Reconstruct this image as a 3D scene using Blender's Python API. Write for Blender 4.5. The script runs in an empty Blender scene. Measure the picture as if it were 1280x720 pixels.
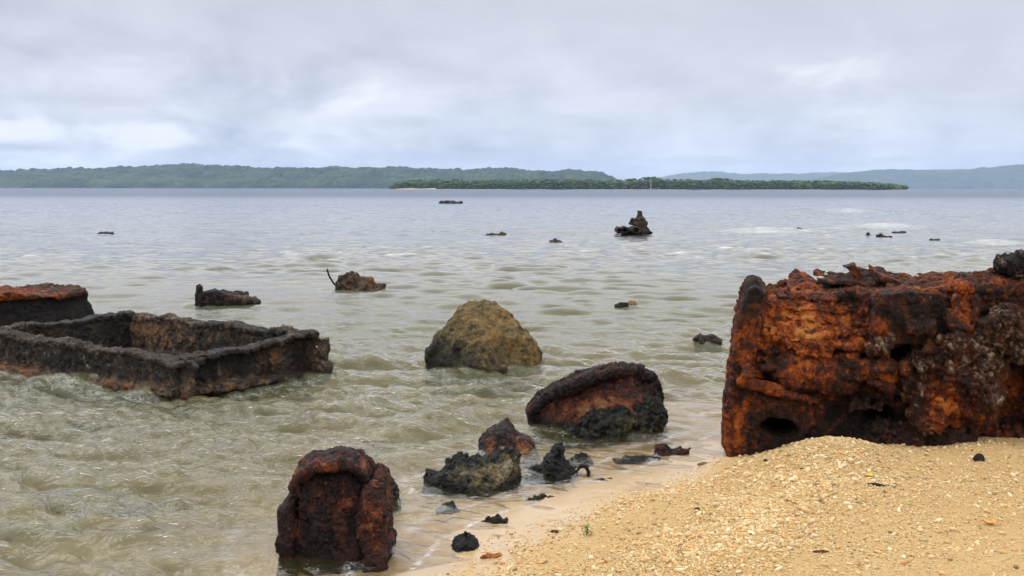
import bpy, math, random
import numpy as np
from math import radians as R

# ------------------------------------------------------------------ camera, world, sun, exposure
sc = bpy.context.scene
COL = sc.collection
H = 1.80            # eye height above the water
F = 1244.0          # focal length in pixels of the 1280 wide photograph (35 mm on full frame)
HZ = 235.0          # horizon row

cam = bpy.data.cameras.new('camera')
camo = bpy.data.objects.new('camera', cam)
COL.objects.link(camo)
cam.lens = 35.0; cam.sensor_width = 36.0
cam.shift_y = -(360.0 - HZ) / 1280.0
cam.clip_start = 0.05; cam.clip_end = 40000
camo.location = (0, 0, H)
camo.rotation_euler = (R(90), R(-0.07), 0)
sc.camera = camo

SUN_EL, SUN_AZ = 58.0, -62.0        # azimuth measured from +Y (view direction), negative = left
sd = bpy.data.lights.new('sun', 'SUN')
sd.energy = 0.95; sd.angle = R(34); sd.color = (1.0, 0.955, 0.88)
so = bpy.data.objects.new('sun', sd); COL.objects.link(so)
so.rotation_euler = (R(90 - SUN_EL), 0, R(180 - SUN_AZ - 0) if False else R(-SUN_AZ + 180))
# direction towards the sun
SDIR = (math.sin(R(SUN_AZ)) * math.cos(R(SUN_EL)), math.cos(R(SUN_AZ)) * math.cos(R(SUN_EL)), math.sin(R(SUN_EL)))
import mathutils
so.rotation_euler = mathutils.Vector(SDIR).to_track_quat('Z', 'Y').to_euler()

sc.view_settings.view_transform = 'Standard'
sc.view_settings.look = 'None'
sc.view_settings.gamma = 1.0
sc.view_settings.use_curve_mapping = False
sc.view_settings.exposure = 0.44
sc.render.engine = 'CYCLES'
cy = sc.cycles
cy.use_denoising = True
try:
    cy.denoiser = 'OPENIMAGEDENOISE'; cy.denoising_prefilter = 'ACCURATE'; cy.denoising_input_passes = 'RGB_ALBEDO_NORMAL'
except Exception:
    pass
cy.max_bounces = 6; cy.diffuse_bounces = 2; cy.glossy_bounces = 2; cy.transparent_max_bounces = 8
cy.transmission_bounces = 2; cy.volume_bounces = 1
cy.caustics_reflective = False; cy.caustics_refractive = False
cy.sample_clamp_indirect = 3.0


# ------------------------------------------------------------------ node helper
class NT:
    def __init__(self, tree):
        self.t = tree; self.n = tree.nodes; self.l = tree.links
    def add(self, kind, **kw):
        nd = self.n.new(kind)
        for k, v in kw.items():
            setattr(nd, k, v)
        return nd
    def plug(self, sock, v):
        if isinstance(v, bpy.types.NodeSocket):
            self.l.new(v, sock)
        else:
            if hasattr(sock, 'default_value'):
                try:
                    if sock.type == 'RGBA' and len(v) == 3:
                        v = (*v, 1)
                except TypeError:
                    pass
                sock.default_value = v
    def math(self, op, a, b=0.0, c=None, clamp=False):
        nd = self.add('ShaderNodeMath', operation=op, use_clamp=clamp)
        self.plug(nd.inputs[0], a); self.plug(nd.inputs[1], b)
        if c is not None: self.plug(nd.inputs[2], c)
        return nd.outputs[0]
    def vmath(self, op, a, b=None):
        nd = self.add('ShaderNodeVectorMath', operation=op)
        self.plug(nd.inputs[0], a)
        if b is not None: self.plug(nd.inputs[1], b)
        return nd.outputs[0]
    def noise(self, vec, scale, detail=4, rough=0.55, dist=0.0, dim='3D', w=None):
        nd = self.add('ShaderNodeTexNoise', noise_dimensions=dim)
        if vec is not None: self.plug(nd.inputs['Vector'], vec)
        if w is not None: self.plug(nd.inputs['W'], w)
        nd.inputs['Scale'].default_value = scale; nd.inputs['Detail'].default_value = detail
        nd.inputs['Roughness'].default_value = rough; nd.inputs['Distortion'].default_value = dist
        return nd.outputs['Fac']
    def voro(self, vec, scale, feature='F1', rand=1.0):
        nd = self.add('ShaderNodeTexVoronoi', feature=feature)
        self.plug(nd.inputs['Vector'], vec); nd.inputs['Scale'].default_value = scale
        nd.inputs['Randomness'].default_value = rand
        return nd
    def ramp(self, fac, stops, interp='LINEAR'):
        nd = self.add('ShaderNodeValToRGB')
        cr = nd.color_ramp; cr.interpolation = interp
        while len(cr.elements) < len(stops): cr.elements.new(0.5)
        for e, (p, c) in zip(cr.elements, stops):
            e.position = p
            e.color = (*c, 1) if hasattr(c, '__len__') else (c, c, c, 1)
        self.plug(nd.inputs[0], fac)
        return nd.outputs[0]
    def mix(self, fac, a, b, blend='MIX'):
        nd = self.add('ShaderNodeMix', data_type='RGBA', blend_type=blend)
        self.plug(nd.inputs[0], fac); self.plug(nd.inputs[6], a); self.plug(nd.inputs[7], b)
        return nd.outputs[2]
    def mrange(self, v, a, b, c=0.0, d=1.0, smooth=False):
        nd = self.add('ShaderNodeMapRange')
        if smooth: nd.interpolation_type = 'SMOOTHSTEP'
        self.plug(nd.inputs[0], v)
        for i, q in enumerate((a, b, c, d)): nd.inputs[i + 1].default_value = q
        return nd.outputs[0]
    def attr(self, name, out='Fac'):
        nd = self.add('ShaderNodeAttribute', attribute_name=name)
        return nd.outputs[out]
    def scale(self, vec, s):
        nd = self.add('ShaderNodeVectorMath', operation='MULTIPLY')
        self.plug(nd.inputs[0], vec); nd.inputs[1].default_value = s
        return nd.outputs[0]
    def bump(self, h, strength, dist, normal=None):
        nd = self.add('ShaderNodeBump')
        nd.inputs['Strength'].default_value = strength; nd.inputs['Distance'].default_value = dist
        self.plug(nd.inputs['Height'], h)
        if normal is not None: self.plug(nd.inputs['Normal'], normal)
        return nd.outputs[0]
    def sep(self, vec):
        nd = self.add('ShaderNodeSeparateXYZ'); self.plug(nd.inputs[0], vec); return nd.outputs
    def comb(self, x, y, z):
        nd = self.add('ShaderNodeCombineXYZ')
        for i, v in enumerate((x, y, z)): self.plug(nd.inputs[i], v)
        return nd.outputs[0]


def new_mat(name):
    m = bpy.data.materials.new(name); m.use_nodes = True
    m.node_tree.nodes.clear()
    t = NT(m.node_tree)
    out = t.add('ShaderNodeOutputMaterial')
    return m, t, out

# ------------------------------------------------------------------ sky
world = bpy.data.worlds.new('World'); sc.world = world; world.use_nodes = True
wt = NT(world.node_tree); wt.n.clear()
wout = wt.add('ShaderNodeOutputWorld'); bg = wt.add('ShaderNodeBackground')
sky = wt.add('ShaderNodeTexSky', sky_type='NISHITA')
sky.sun_disc = False; sky.sun_elevation = R(SUN_EL); sky.sun_rotation = R(SUN_AZ)
sky.air_density = 1.2; sky.dust_density = 2.5; sky.ozone_density = 1.0
tc = wt.add('ShaderNodeTexCoord')
dirv = tc.outputs['Generated']
dx, dy, dz = wt.sep(dirv)
zc = wt.math('MAXIMUM', dz, 0.0)
zz = wt.math('ADD', zc, 0.10)
cu = wt.math('DIVIDE', dx, zz); cv = wt.math('DIVIDE', dy, zz)
cp = wt.comb(cu, cv, 0.0)
big = wt.noise(wt.vmath('ADD', cp, (3.1, 7.7, 0)), 0.42, 5, 0.55, 0.4)
med = wt.noise(wt.vmath('ADD', cp, (11.3, 2.2, 4)), 1.25, 8, 0.58, 0.3)
# billows are seen face-on low down, so they use the direction itself
bil = wt.noise(wt.scale(dirv, (1.0, 1.0, 2.1)), 9.0, 8, 0.55, 0.35)
bil2 = wt.noise(wt.scale(dirv, (1.0, 1.0, 2.6)), 4.2, 5, 0.5, 0.2)
# overcast brightness and colour by height above the horizon
deck = wt.ramp(wt.math('MULTIPLY', zc, 3.0, clamp=True), [
    (0.0, (5.35, 5.75, 6.75)), (0.18, (5.15, 5.55, 6.5)), (0.35, (4.95, 5.22, 6.0)), (0.56, (4.75, 4.95, 5.6)), (0.70, (9.4, 9.6, 10.1)), (1.0, (13.2, 13.3, 13.6))])
tone = wt.math('ADD', wt.math('MULTIPLY', big, 0.12), wt.math('ADD', wt.math('MULTIPLY', med, 0.13), wt.math('ADD', wt.math('MULTIPLY', bil, 0.45), wt.math('MULTIPLY', bil2, 0.30))))
low = wt.mrange(zc, 0.02, 0.19, 1.0, 0.22, True)            # contrast is strongest near the horizon
amp = wt.math('MULTIPLY', wt.math('SUBTRACT', tone, 0.49), wt.math('MULTIPLY', low, wt.mrange(dx, 0.10, -0.25, 2.2, 3.9, True)))
fac = wt.math('ADD', 1.0, amp)
fc = wt.comb(fac, wt.math('ADD', 1.0, wt.math('MULTIPLY', amp, 0.92)), wt.math('ADD', 1.0, wt.math('MULTIPLY', amp, 0.72)))
deck2 = wt.mix(1.0, deck, fc, 'MULTIPLY')
# bright cumulus heads low on the left
def blob(u, v, ru, rv):
    a, e = (u - 640) / 1300.0, (235 - v) / 1300.0
    q = wt.math('POWER', wt.math('DIVIDE', wt.math('SUBTRACT', dx, a), ru / 1300.0), 2.0)
    r_ = wt.math('POWER', wt.math('DIVIDE', wt.math('SUBTRACT', dz, e), rv / 1300.0), 2.0)
    return wt.math('MULTIPLY', wt.math('POWER', 2.718, wt.math('MULTIPLY', wt.math('ADD', q, r_), -1.0)), wt.math('GREATER_THAN', dy, 0.0))
def total(bl):
    s_ = None
    for (u, v, ru, rv, k) in bl:
        c = wt.math('MULTIPLY', blob(u, v, ru, rv), k); s_ = c if s_ is None else wt.math('ADD', s_, c)
    return s_
nz = wt.math('MULTIPLY', wt.math('SUBTRACT', wt.math('ADD', wt.math('MULTIPLY', bil, .65), wt.math('MULTIPLY', bil2, .35)), 0.5), 4.5)
heads = wt.math('ADD', total([(190, 172, 75, 26, 1.1), (62, 168, 50, 18, .8), (305, 186, 40, 12, .75), (345, 108, 110, 34, .65), (440, 193, 70, 10, .6), (30, 208, 120, 9, .8), (360, 178, 34, 12, .6), (720, 178, 90, 12, .35), (1010, 110, 90, 40, .40), (1190, 150, 60, 30, .35), (250, 60, 260, 30, .22)]), wt.math('MULTIPLY', nz, 0.85))
puff = wt.mrange(heads, 0.42, 0.95, 0, 1, True)
shade = wt.math('ADD', total([(500, 150, 120, 16, .45), (130, 130, 130, 14, .5), (590, 186, 80, 8, .7), (250, 205, 160, 6, .5), (900, 200, 200, 10, .35), (60, 188, 90, 7, .6), (640, 165, 120, 10, .4), (1120, 180, 120, 12, .35)]), wt.math('MULTIPLY', nz, 0.45))
deck2 = wt.mix(wt.math('MULTIPLY', wt.mrange(shade, 0.25, 0.95, 0, 1, True), 0.9), deck2, (3.0, 3.4, 4.3, 1))
deck3 = wt.mix(wt.math('MULTIPLY', puff, 0.80), deck2, (7.2, 7.45, 7.9, 1))
# thin places where the blue sky glows through
thin = wt.math('MULTIPLY', wt.mrange(med, 0.50, 0.68, 0, 0.22, True), wt.mrange(zc, 0.30, 0.05, 0.15, 1, True))
deck3 = wt.vmath('MULTIPLY', deck3, (1.04, 1.04, 1.04))
final = wt.mix(thin, deck3, sky.outputs[0])
wt.l.new(final, bg.inputs[0]); bg.inputs[1].default_value = 0.095
wt.l.new(bg.outputs[0], wout.inputs[0])
world.cycles.sampling_method = 'MANUAL'; world.cycles.sample_map_resolution = 512

# ------------------------------------------------------------------ numpy noise
def _hash(ix, iy, iz, seed):
    h = (ix.astype(np.uint32) * np.uint32(374761393) + iy.astype(np.uint32) * np.uint32(668265263)
         + iz.astype(np.uint32) * np.uint32(2147483647 & 0x9E3779B1) + np.uint32((seed * 362437 + 1013904223) & 0xffffffff))
    h ^= h >> np.uint32(13); h *= np.uint32(1274126177); h ^= h >> np.uint32(16)
    h *= np.uint32(2246822519); h ^= h >> np.uint32(13)
    return h

def vnoise(P, scale, seed=0):
    """smooth value noise in -1..1 at points P (N,3)"""
    Q = P.astype(np.float64) * scale + 1000.0
    I = np.floor(Q).astype(np.int64); f = (Q - I).astype(np.float32); f = f * f * f * (f * (f * 6 - 15) + 10)
    out = np.zeros(len(P), np.float32)
    for dx_ in (0, 1):
        wx = f[:, 0] if dx_ else 1 - f[:, 0]
        for dy_ in (0, 1):
            wy = f[:, 1] if dy_ else 1 - f[:, 1]
            for dz_ in (0, 1):
                wz = f[:, 2] if dz_ else 1 - f[:, 2]
                h = _hash(I[:, 0] + dx_, I[:, 1] + dy_, I[:, 2] + dz_, seed)
                out += wx * wy * wz * (h.astype(np.float32) / 2147483648.0 - 1)
    return out

def fbm(P, scale, octv=4, seed=0, gain=0.5):
    s = np.zeros(len(P), np.float32); a = 1.0; t = 0
    for k in range(octv):
        s += a * vnoise(P, scale * 2.03 ** k, seed + k * 17); t += a; a *= gain
    return s / t * 1.6

def worley(P, scale, seed=0):
    """distance to the nearest feature point and that point's random value"""
    Q = P.astype(np.float64) * scale + 500.0
    I = np.floor(Q).astype(np.int64); f = (Q - I).astype(np.float32)
    best = np.full(len(P), 9.0, np.float32); rnd = np.zeros(len(P), np.float32)
    for a in (-1, 0, 1):
        for b in (-1, 0, 1):
            for c in (-1, 0, 1):
                h = _hash(I[:, 0] + a, I[:, 1] + b, I[:, 2] + c, seed)
                px = (h & np.uint32(1023)).astype(np.float32) / 1023; py = ((h >> np.uint32(10)) & np.uint32(1023)).astype(np.float32) / 1023
                pz = ((h >> np.uint32(20)) & np.uint32(1023)).astype(np.float32) / 1023
                d = (a + px - f[:, 0]) ** 2 + (b + py - f[:, 1]) ** 2 + (c + pz - f[:, 2]) ** 2
                m = d < best
                best[m] = d[m]; rnd[m] = px[m]
    return np.sqrt(best), rnd

# ------------------------------------------------------------------ signed-distance modelling
class Grid:
    def __init__(self, lo, hi, vox):
        self.lo = np.array(lo, float); self.vox = vox
        n = np.ceil((np.array(hi) - self.lo) / vox).astype(int) + 1
        ax = [self.lo[i] + vox * np.arange(n[i]) for i in range(3)]
        self.ax = [a.astype(np.float32) for a in ax]
        self.x = self.ax[0][:, None, None]; self.y = self.ax[1][None, :, None]; self.z = self.ax[2][None, None, :]
        self.shape = tuple(n)
    def noise(self, cell, seed, octv=1, gain=0.5):
        tot = np.zeros(self.shape, np.float32); a = 1.0
        for k in range(octv):
            rng = np.random.default_rng(seed + 101 * k)
            Ms = []; dims = []
            for i in range(3):
                q = (self.ax[i] - self.ax[i][0]) / cell + rng.random() * 0.9
                I = np.floor(q).astype(int); f = q - I; f = f * f * (3 - 2 * f)
                m = I.max() + 2; M = np.zeros((len(q), m), np.float32)
                M[np.arange(len(q)), I] += 1 - f; M[np.arange(len(q)), I + 1] += f
                Ms.append(M); dims.append(m)
            r = rng.uniform(-1, 1, dims).astype(np.float32)
            t = np.tensordot(Ms[0], r, (1, 0))
            t = np.tensordot(t, Ms[1], (1, 1)); t = np.tensordot(t, Ms[2], (1, 1))
            tot += a * t; a *= gain; cell *= 0.5
            if cell < self.vox * 1.5: break
        return tot

def rotm(rx=0, ry=0, rz=0):
    return np.array(mathutils.Euler((R(rx), R(ry), R(rz))).to_matrix()).T

def s_box(g, c, s, rot=(0, 0, 0), rad=0.01, x=None, y=None, z=None):
    M = rotm(*rot)
    px = g.x - c[0]; py = g.y - c[1]; pz = g.z - c[2]
    q = []
    for i in range(3):
        q.append(np.abs(M[i, 0] * px + M[i, 1] * py + M[i, 2] * pz) - (s[i] / 2 - rad))
    o = np.sqrt(np.maximum(q[0], 0) ** 2 + np.maximum(q[1], 0) ** 2 + np.maximum(q[2], 0) ** 2)
    return o + np.minimum(np.maximum(np.maximum(q[0], q[1]), q[2]), 0) - rad

def s_ell(g, c, r, rot=(0, 0, 0)):
    M = rotm(*rot)
    px = g.x - c[0]; py = g.y - c[1]; pz = g.z - c[2]
    q = 0
    for i in range(3):
        q = q + ((M[i, 0] * px + M[i, 1] * py + M[i, 2] * pz) / r[i]) ** 2
    return (np.sqrt(q) - 1) * min(r)

def s_cap(g, a, b, r0, r1=None):
    r1 = r0 if r1 is None else r1
    a = np.array(a, float); b = np.array(b, float); ab = b - a; L = float(ab @ ab)
    px = g.x - a[0]; py = g.y - a[1]; pz = g.z - a[2]
    t = np.clip((px * ab[0] + py * ab[1] + pz * ab[2]) / L, 0, 1)
    return np.sqrt((px - t * ab[0]) ** 2 + (py - t * ab[1]) ** 2 + (pz - t * ab[2]) ** 2) - (r0 + (r1 - r0) * t)

def s_chain(g, pts, rs):
    d = None
    for i in range(len(pts) - 1):
        e = s_cap(g, pts[i], pts[i + 1], rs[i], rs[i + 1])
        d = e if d is None else np.minimum(d, e)
    return d

def poly2d(g, pts):
    """2-D signed distance of a polygon in the x-z plane (nx,1,nz)"""
    X = g.ax[0][:, None]; Z = g.ax[2][None, :]
    d = np.full((len(g.ax[0]), len(g.ax[2])), 1e9); s = np.zeros(d.shape, bool)
    n = len(pts)
    for i in range(n):
        ax_, az = pts[i]; bx, bz = pts[(i + 1) % n]
        ex, ez = bx - ax_, bz - az
        t = np.clip(((X - ax_) * ex + (Z - az) * ez) / (ex * ex + ez * ez + 1e-12), 0, 1)
        d = np.minimum(d, (X - ax_ - t * ex) ** 2 + (Z - az - t * ez) ** 2)
        c = ((az > Z) != (bz > Z)) & (X < (bx - ax_) * (Z - az) / (bz - az + 1e-12) + ax_)
        s ^= c
    d = np.sqrt(d); d[s] *= -1
    return d.astype(np.float32)[:, None, :]

def s_extr(g, pts, y0, y1, rad=0.0):
    p = poly2d(g, pts) + rad
    q = np.abs(g.y - (y0 + y1) / 2) - (y1 - y0) / 2 + rad
    return np.sqrt(np.maximum(p, 0) ** 2 + np.maximum(q, 0) ** 2) + np.minimum(np.maximum(p, q), 0) - rad

def s_infl(g, pts, b, yc=0.0, power=2.0, inr=None, lean=0.0):
    p = poly2d(g, pts)
    inr = -float(p.min()) if inr is None else inr
    yy = g.y - yc - lean * g.z
    return p + inr * np.abs(yy / b) ** power

def smin(a, b, k):
    h = np.clip(0.5 + 0.5 * (b - a) / k, 0, 1)
    return b * (1 - h) + a * h - k * h * (1 - h)

def surface_nets(D, lo, vox):
    D = np.ascontiguousarray(D, dtype=np.float32)
    D[0] = D[-1] = 1; D[:, 0] = D[:, -1] = 1; D[:, :, 0] = D[:, :, -1] = 1
    S = D < 0
    c = np.zeros(tuple(n - 1 for n in D.shape), np.int8)
    offs = [(i, j, k) for i in (0, 1) for j in (0, 1) for k in (0, 1)]
    nx, ny, nz = c.shape
    for i, j, k in offs: c += S[i:i + nx, j:j + ny, k:k + nz]
    act = (c > 0) & (c < 8)
    I = np.argwhere(act)
    vid = np.full(c.shape, -1, np.int64); vid[act] = np.arange(len(I))
    cv_ = {o: D[I[:, 0] + o[0], I[:, 1] + o[1], I[:, 2] + o[2]] for o in offs}
    acc = np.zeros((len(I), 3)); cnt = np.zeros(len(I))
    for o in offs:
        for a in range(3):
            if o[a] == 0:
                p = list(o); p[a] = 1; p = tuple(p)
                d0, d1 = cv_[o], cv_[p]
                m = (d0 < 0) != (d1 < 0)
                t = np.where(m, d0 / np.where(m, d0 - d1, 1), 0)
                pos = np.tile(np.array(o, float), (len(I), 1)); pos[:, a] += t
                acc += pos * m[:, None]; cnt += m
    V = (I + acc / cnt[:, None]) * vox + lo
    quads = []
    for a in range(3):
        b, e = (a + 1) % 3, (a + 2) % 3
        s0 = [slice(None)] * 3; s1 = [slice(None)] * 3
        s0[a] = slice(0, -1); s1[a] = slice(1, None)
        A, B = S[tuple(s0)], S[tuple(s1)]
        E = np.argwhere(A != B)
        E = E[(E[:, b] > 0) & (E[:, e] > 0) & (E[:, b] < c.shape[b]) & (E[:, e] < c.shape[e])]
        ins = A[E[:, 0], E[:, 1], E[:, 2]]
        q = []
        for ob, oe in ((-1, -1), (0, -1), (0, 0), (-1, 0)):
            G = E.copy(); G[:, b] += ob; G[:, e] += oe
            q.append(vid[G[:, 0], G[:, 1], G[:, 2]])
        Q = np.stack(q, 1)
        Q[~ins] = Q[~ins][:, ::-1]
        quads.append(Q)
    Q = np.concatenate(quads)
    return V, Q[(Q >= 0).all(1)]

def vnormals(V, Q):
    n = np.cross(V[Q[:, 2]] - V[Q[:, 0]], V[Q[:, 3]] - V[Q[:, 1]])
    N = np.zeros_like(V)
    for k in range(4):
        for a in range(3):
            N[:, a] += np.bincount(Q[:, k], n[:, a], len(V))
    return N / (np.linalg.norm(N, axis=1, keepdims=True) + 1e-12)

def mesh_np(name, V, Fc, mat=None, smooth=True, attrs=None):
    me = bpy.data.meshes.new(name)
    V = np.asarray(V, np.float32); Fc = np.asarray(Fc, np.int32)
    k = Fc.shape[1]
    me.vertices.add(len(V)); me.vertices.foreach_set('co', V.ravel())
    me.loops.add(Fc.size); me.loops.foreach_set('vertex_index', Fc.ravel())
    me.polygons.add(len(Fc)); me.polygons.foreach_set('loop_start', np.arange(len(Fc), dtype=np.int32) * k)
    me.polygons.foreach_set('loop_total', np.full(len(Fc), k, np.int32))
    if smooth: me.polygons.foreach_set('use_smooth', np.ones(len(Fc), bool))
    me.update(calc_edges=True)
    for an, av in (attrs or {}).items():
        at = me.attributes.new(an, 'FLOAT', 'POINT'); at.data.foreach_set('value', np.asarray(av, np.float32))
    if mat is not None: me.materials.append(mat)
    return me

def link(name, me, parent=None, loc=(0, 0, 0), rz=0.0):
    o = bpy.data.objects.new(name, me); COL.objects.link(o)
    if parent is not None: o.parent = parent
    o.location = loc; o.rotation_euler = (0, 0, rz)
    return o

def tag(o, label=None, cat=None, group=None, kind=None):
    if label: o['label'] = label
    if cat: o['category'] = cat
    if group: o['group'] = group
    if kind: o['kind'] = kind
    return o

def thing(name, label, cat, loc, group=None, rz=0.0):
    return tag(link(name, None, None, loc, rz), label, cat, group)

SEED = [5]
SHEAR = [0.0]
def part(name, fn, lo, hi, vox, mat, parent=None, loc=(0, 0, 0), coarse=(), crust=(), fine=0.003, org=0.0, cr=0.0, blobs=(), label=None, rz=0.0, nfine=30.0, cut=None):
    """one mesh part from a signed distance function; coarse: (cell, amp, octaves); crust: (size, amp) rounded knobs"""
    SEED[0] += 1; sd_ = SEED[0]
    g = Grid(lo, hi, vox)
    D = fn(g)
    D = np.broadcast_to(D, g.shape).astype(np.float32).copy()
    for j, (cell, amp_, oc) in enumerate(coarse):
        D += amp_ * g.noise(cell, sd_ * 7 + j * 31, oc)
    if cut is not None: D = np.maximum(D, -cut(g))
    V, Q = surface_nets(D, g.lo, vox)
    N = vnormals(V, Q)
    dsp = np.zeros(len(V), np.float32); kn = np.zeros(len(V), np.float32); kr = np.zeros(len(V), np.float32) + .5
    patch = fbm(V, 5.0, 2, sd_ + 3)
    for j, (size, amp_, cover) in enumerate(crust):
        w, r_ = worley(V, 1.0 / size, sd_ + j)
        b_ = np.sqrt(np.maximum(0, 1 - (w / (0.35 + 0.45 * r_)) ** 2)) * (0.4 + r_)
        m = np.clip((patch + cover * 2 - 1) * 3 + .5, 0, 1)
        dsp += amp_ * b_ * m; kn = np.maximum(kn, b_ * m); kr = np.where(b_ * m > .3, r_, kr)
    if fine:
        q_ = fbm(V, nfine, 4, sd_ + 50, 0.62)
        rg = np.abs(fbm(V, nfine * .55, 3, sd_ + 60, 0.6))
        dsp += fine * (q_ * .8 + 1.3 * (0.35 - rg))
        if vox < .013:
            w, r_ = worley(V, nfine * 1.15, sd_ + 70)
            dsp -= fine * 1.6 * np.clip(1 - w / .42, 0, 1) * (r_ > .5)
    V2 = V + N * dsp[:, None]
    ov = np.full(len(V), org, np.float32); cv2 = np.full(len(V), cr, np.float32)
    for (bx, bz, rx_, rz_, do, dc) in blobs:
        wob = 1 + .35 * patch
        wgt = np.exp(-(((V[:, 0] - bx) / rx_) ** 2 + ((V[:, 2] - bz) / rz_) ** 2) * wob)
        ov += do * wgt; cv2 += dc * wgt
    V2[:, 0] += SHEAR[0] * V2[:, 1]
    me = mesh_np(name, V2, Q, mat, True, {'org': ov, 'crust': cv2, 'knob': kn, 'krand': kr})
    o = link(name, me, parent, loc, rz)
    if label: o['label'] = label
    return o

def px(u, v, Y):
    """point seen at photograph pixel (u, v) at distance Y, in metres"""
    return ((u - 640) / F * Y, Y, H - (v - HZ) / F * Y)

# ------------------------------------------------------------------ materials
def rust_mat(name, gain=(0.9, 0.75), crustscale=1.0, wet=0.0, tan=(0.30, 0.23, 0.15), dark=(0.009, 0.006, 0.005), streak=0.5, hue='orange', rockgrain=1.0):
    m, t, out = new_mat(name)
    o = t.add('ShaderNodeTexCoord').outputs['Object']
    big = t.noise(o, 4.5, 6, 0.66, 1.2)
    med = t.noise(o, 19.0, 8, 0.72, 0.3)
    stv = t.noise(t.scale(o, (26, 26, 3.4)), 1.0, 5, 0.6)
    fine = t.noise(o, 85.0, 6, 0.75)
    v = t.math('ADD', t.attr('org'), t.math('MULTIPLY', t.math('SUBTRACT', big, 0.5), gain[0] * 1.6))
    v = t.math('ADD', v, t.math('MULTIPLY', t.math('SUBTRACT', med, 0.5), gain[1] * 2.1))
    v = t.math('ADD', v, t.math('MULTIPLY', t.math('SUBTRACT', stv, 0.5), streak))
    v = t.math('ADD', v, t.math('MULTIPLY', t.math('SUBTRACT', fine, 0.5), 0.85))
    if hue == 'orange':
        st = [(0.0, dark), (0.28, (0.020, 0.011, 0.008)), (0.45, (0.062, 0.022, 0.011)), (0.60, (0.16, 0.038, 0.012)),
              (0.76, (0.38, 0.078, 0.010)), (0.92, (0.54, 0.130, 0.014)), (1.0, (0.55, 0.22, 0.05))]
    elif hue == 'maroon':
        st = [(0.0, (0.010, 0.008, 0.008)), (0.32, (0.022, 0.012, 0.012)), (0.50, (0.055, 0.022, 0.018)), (0.64, (0.11, 0.034, 0.020)),
              (0.76, (0.25, 0.060, 0.022)), (0.90, (0.33, 0.12, 0.035)), (1.0, (0.32, 0.20, 0.08))]
    elif hue == 'stone':
        st = [(0.0, (0.022, 0.021, 0.016)), (0.28, (0.055, 0.050, 0.032)), (0.45, (0.125, 0.100, 0.050)), (0.60, (0.21, 0.145, 0.060)),
              (0.75, (0.29, 0.185, 0.072)), (0.9, (0.36, 0.215, 0.08)), (1.0, (0.42, 0.28, 0.13))]
    elif hue == 'black':
        st = [(0.0, (0.005, 0.005, 0.005)), (0.35, (0.012, 0.012, 0.011)), (0.55, (0.026, 0.025, 0.021)), (0.70, (0.075, 0.070, 0.040)),
              (0.82, (0.17, 0.145, 0.060)), (0.92, (0.23, 0.15, 0.06)), (1.0, (0.35, 0.30, 0.2))]
    elif hue == 'grey':
        st = [(0.0, (0.016, 0.014, 0.013)), (0.30, (0.024, 0.018, 0.014)), (0.48, (0.060, 0.042, 0.031)), (0.64, (0.13, 0.088, 0.060)),
              (0.76, (0.26, 0.15, 0.075)), (0.88, (0.26, 0.12, 0.045)), (1.0, (0.34, 0.13, 0.04))]
    col = t.ramp(v, st)
    # encrustation of small shells and coral grit
    vo = t.voro(o, 62.0 * crustscale); cellc = vo.outputs['Color']
    cs = t.sep(cellc)
    grit = t.ramp(cs[0], [(0.0, (0.018, 0.016, 0.014)), (0.35, (0.055, 0.045, 0.036)), (0.65, (0.13, 0.10, 0.07)), (0.86, tan), (1.0, tuple(min(.6, q * 1.7) for q in tan))])
    knobc = t.ramp(t.attr('krand'), [(0.0, (0.03, 0.025, 0.02)), (0.4, (0.10, 0.075, 0.05)), (0.75, tan), (1.0, tuple(min(.62, q * 1.8) for q in tan))])
    gr = t.mix(t.mrange(t.attr('knob'), 0.35, 0.6, 0, 0.7), grit, knobc)
    cm = t.math('ADD', t.attr('crust'), t.math('ADD', t.math('MULTIPLY', t.math('SUBTRACT', med, 0.5), 1.6), t.math('MULTIPLY', t.math('SUBTRACT', big, 0.5), 1.1)))
    cmask = t.mrange(cm, 0.42, 0.62, 0, 1, True)
    col = t.mix(cmask, col, gr)
    # small pits eaten through the scale, their inner shade painted in as black
    pv_ = t.voro(o, 48.0 * crustscale); pk = t.math('MULTIPLY', t.mrange(pv_.outputs['Distance'], 0.30, 0.16, 0, 1, True), t.mrange(t.sep(pv_.outputs['Color'])[2], 0.62, 0.68, 0, 1))
    col = t.mix(t.math('MULTIPLY', pk, 0.8), col, (0.010, 0.008, 0.007, 1))
    # pale salt and lime specks
    sp = t.voro(o, 150.0); spm = t.math('MULTIPLY', t.mrange(sp.outputs['Distance'], 0.16, 0.08, 0, 1), t.mrange(t.sep(sp.outputs['Color'])[1], 0.86, 0.9, 0, 1))
    col = t.mix(t.math('MULTIPLY', spm, 0.6), col, (0.42, 0.36, 0.27, 1))
    b = t.add('ShaderNodeBsdfPrincipled')
    t.plug(b.inputs['Base Color'], col)
    rr = t.mrange(med, 0.3, 0.7, 0.48 - wet * .28, 0.88 - wet * .30)
    t.plug(b.inputs['Roughness'], rr)
    b.inputs['Specular IOR Level'].default_value = 0.14 + 0.26 * wet
    h1 = t.bump(t.noise(o, 30.0, 9, 0.78, 0.3), 1.0, 0.060 * rockgrain)
    h2 = t.bump(fine, 1.0, 0.010 * rockgrain, h1)
    ch = t.math('MULTIPLY', t.math('SUBTRACT', 1.0, vo.outputs['Distance']), t.math('ADD', t.math('MULTIPLY', cmask, 0.9), 0.1))
    h2 = t.bump(t.math('SUBTRACT', 1.0, pk), 1.0, 0.010 * rockgrain, h2)
    h3 = t.bump(ch, 1.0, 0.014 * rockgrain, h2)
    t.plug(b.inputs['Normal'], h3)
    t.l.new(b.outputs[0], out.inputs[0])
    return m

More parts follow.
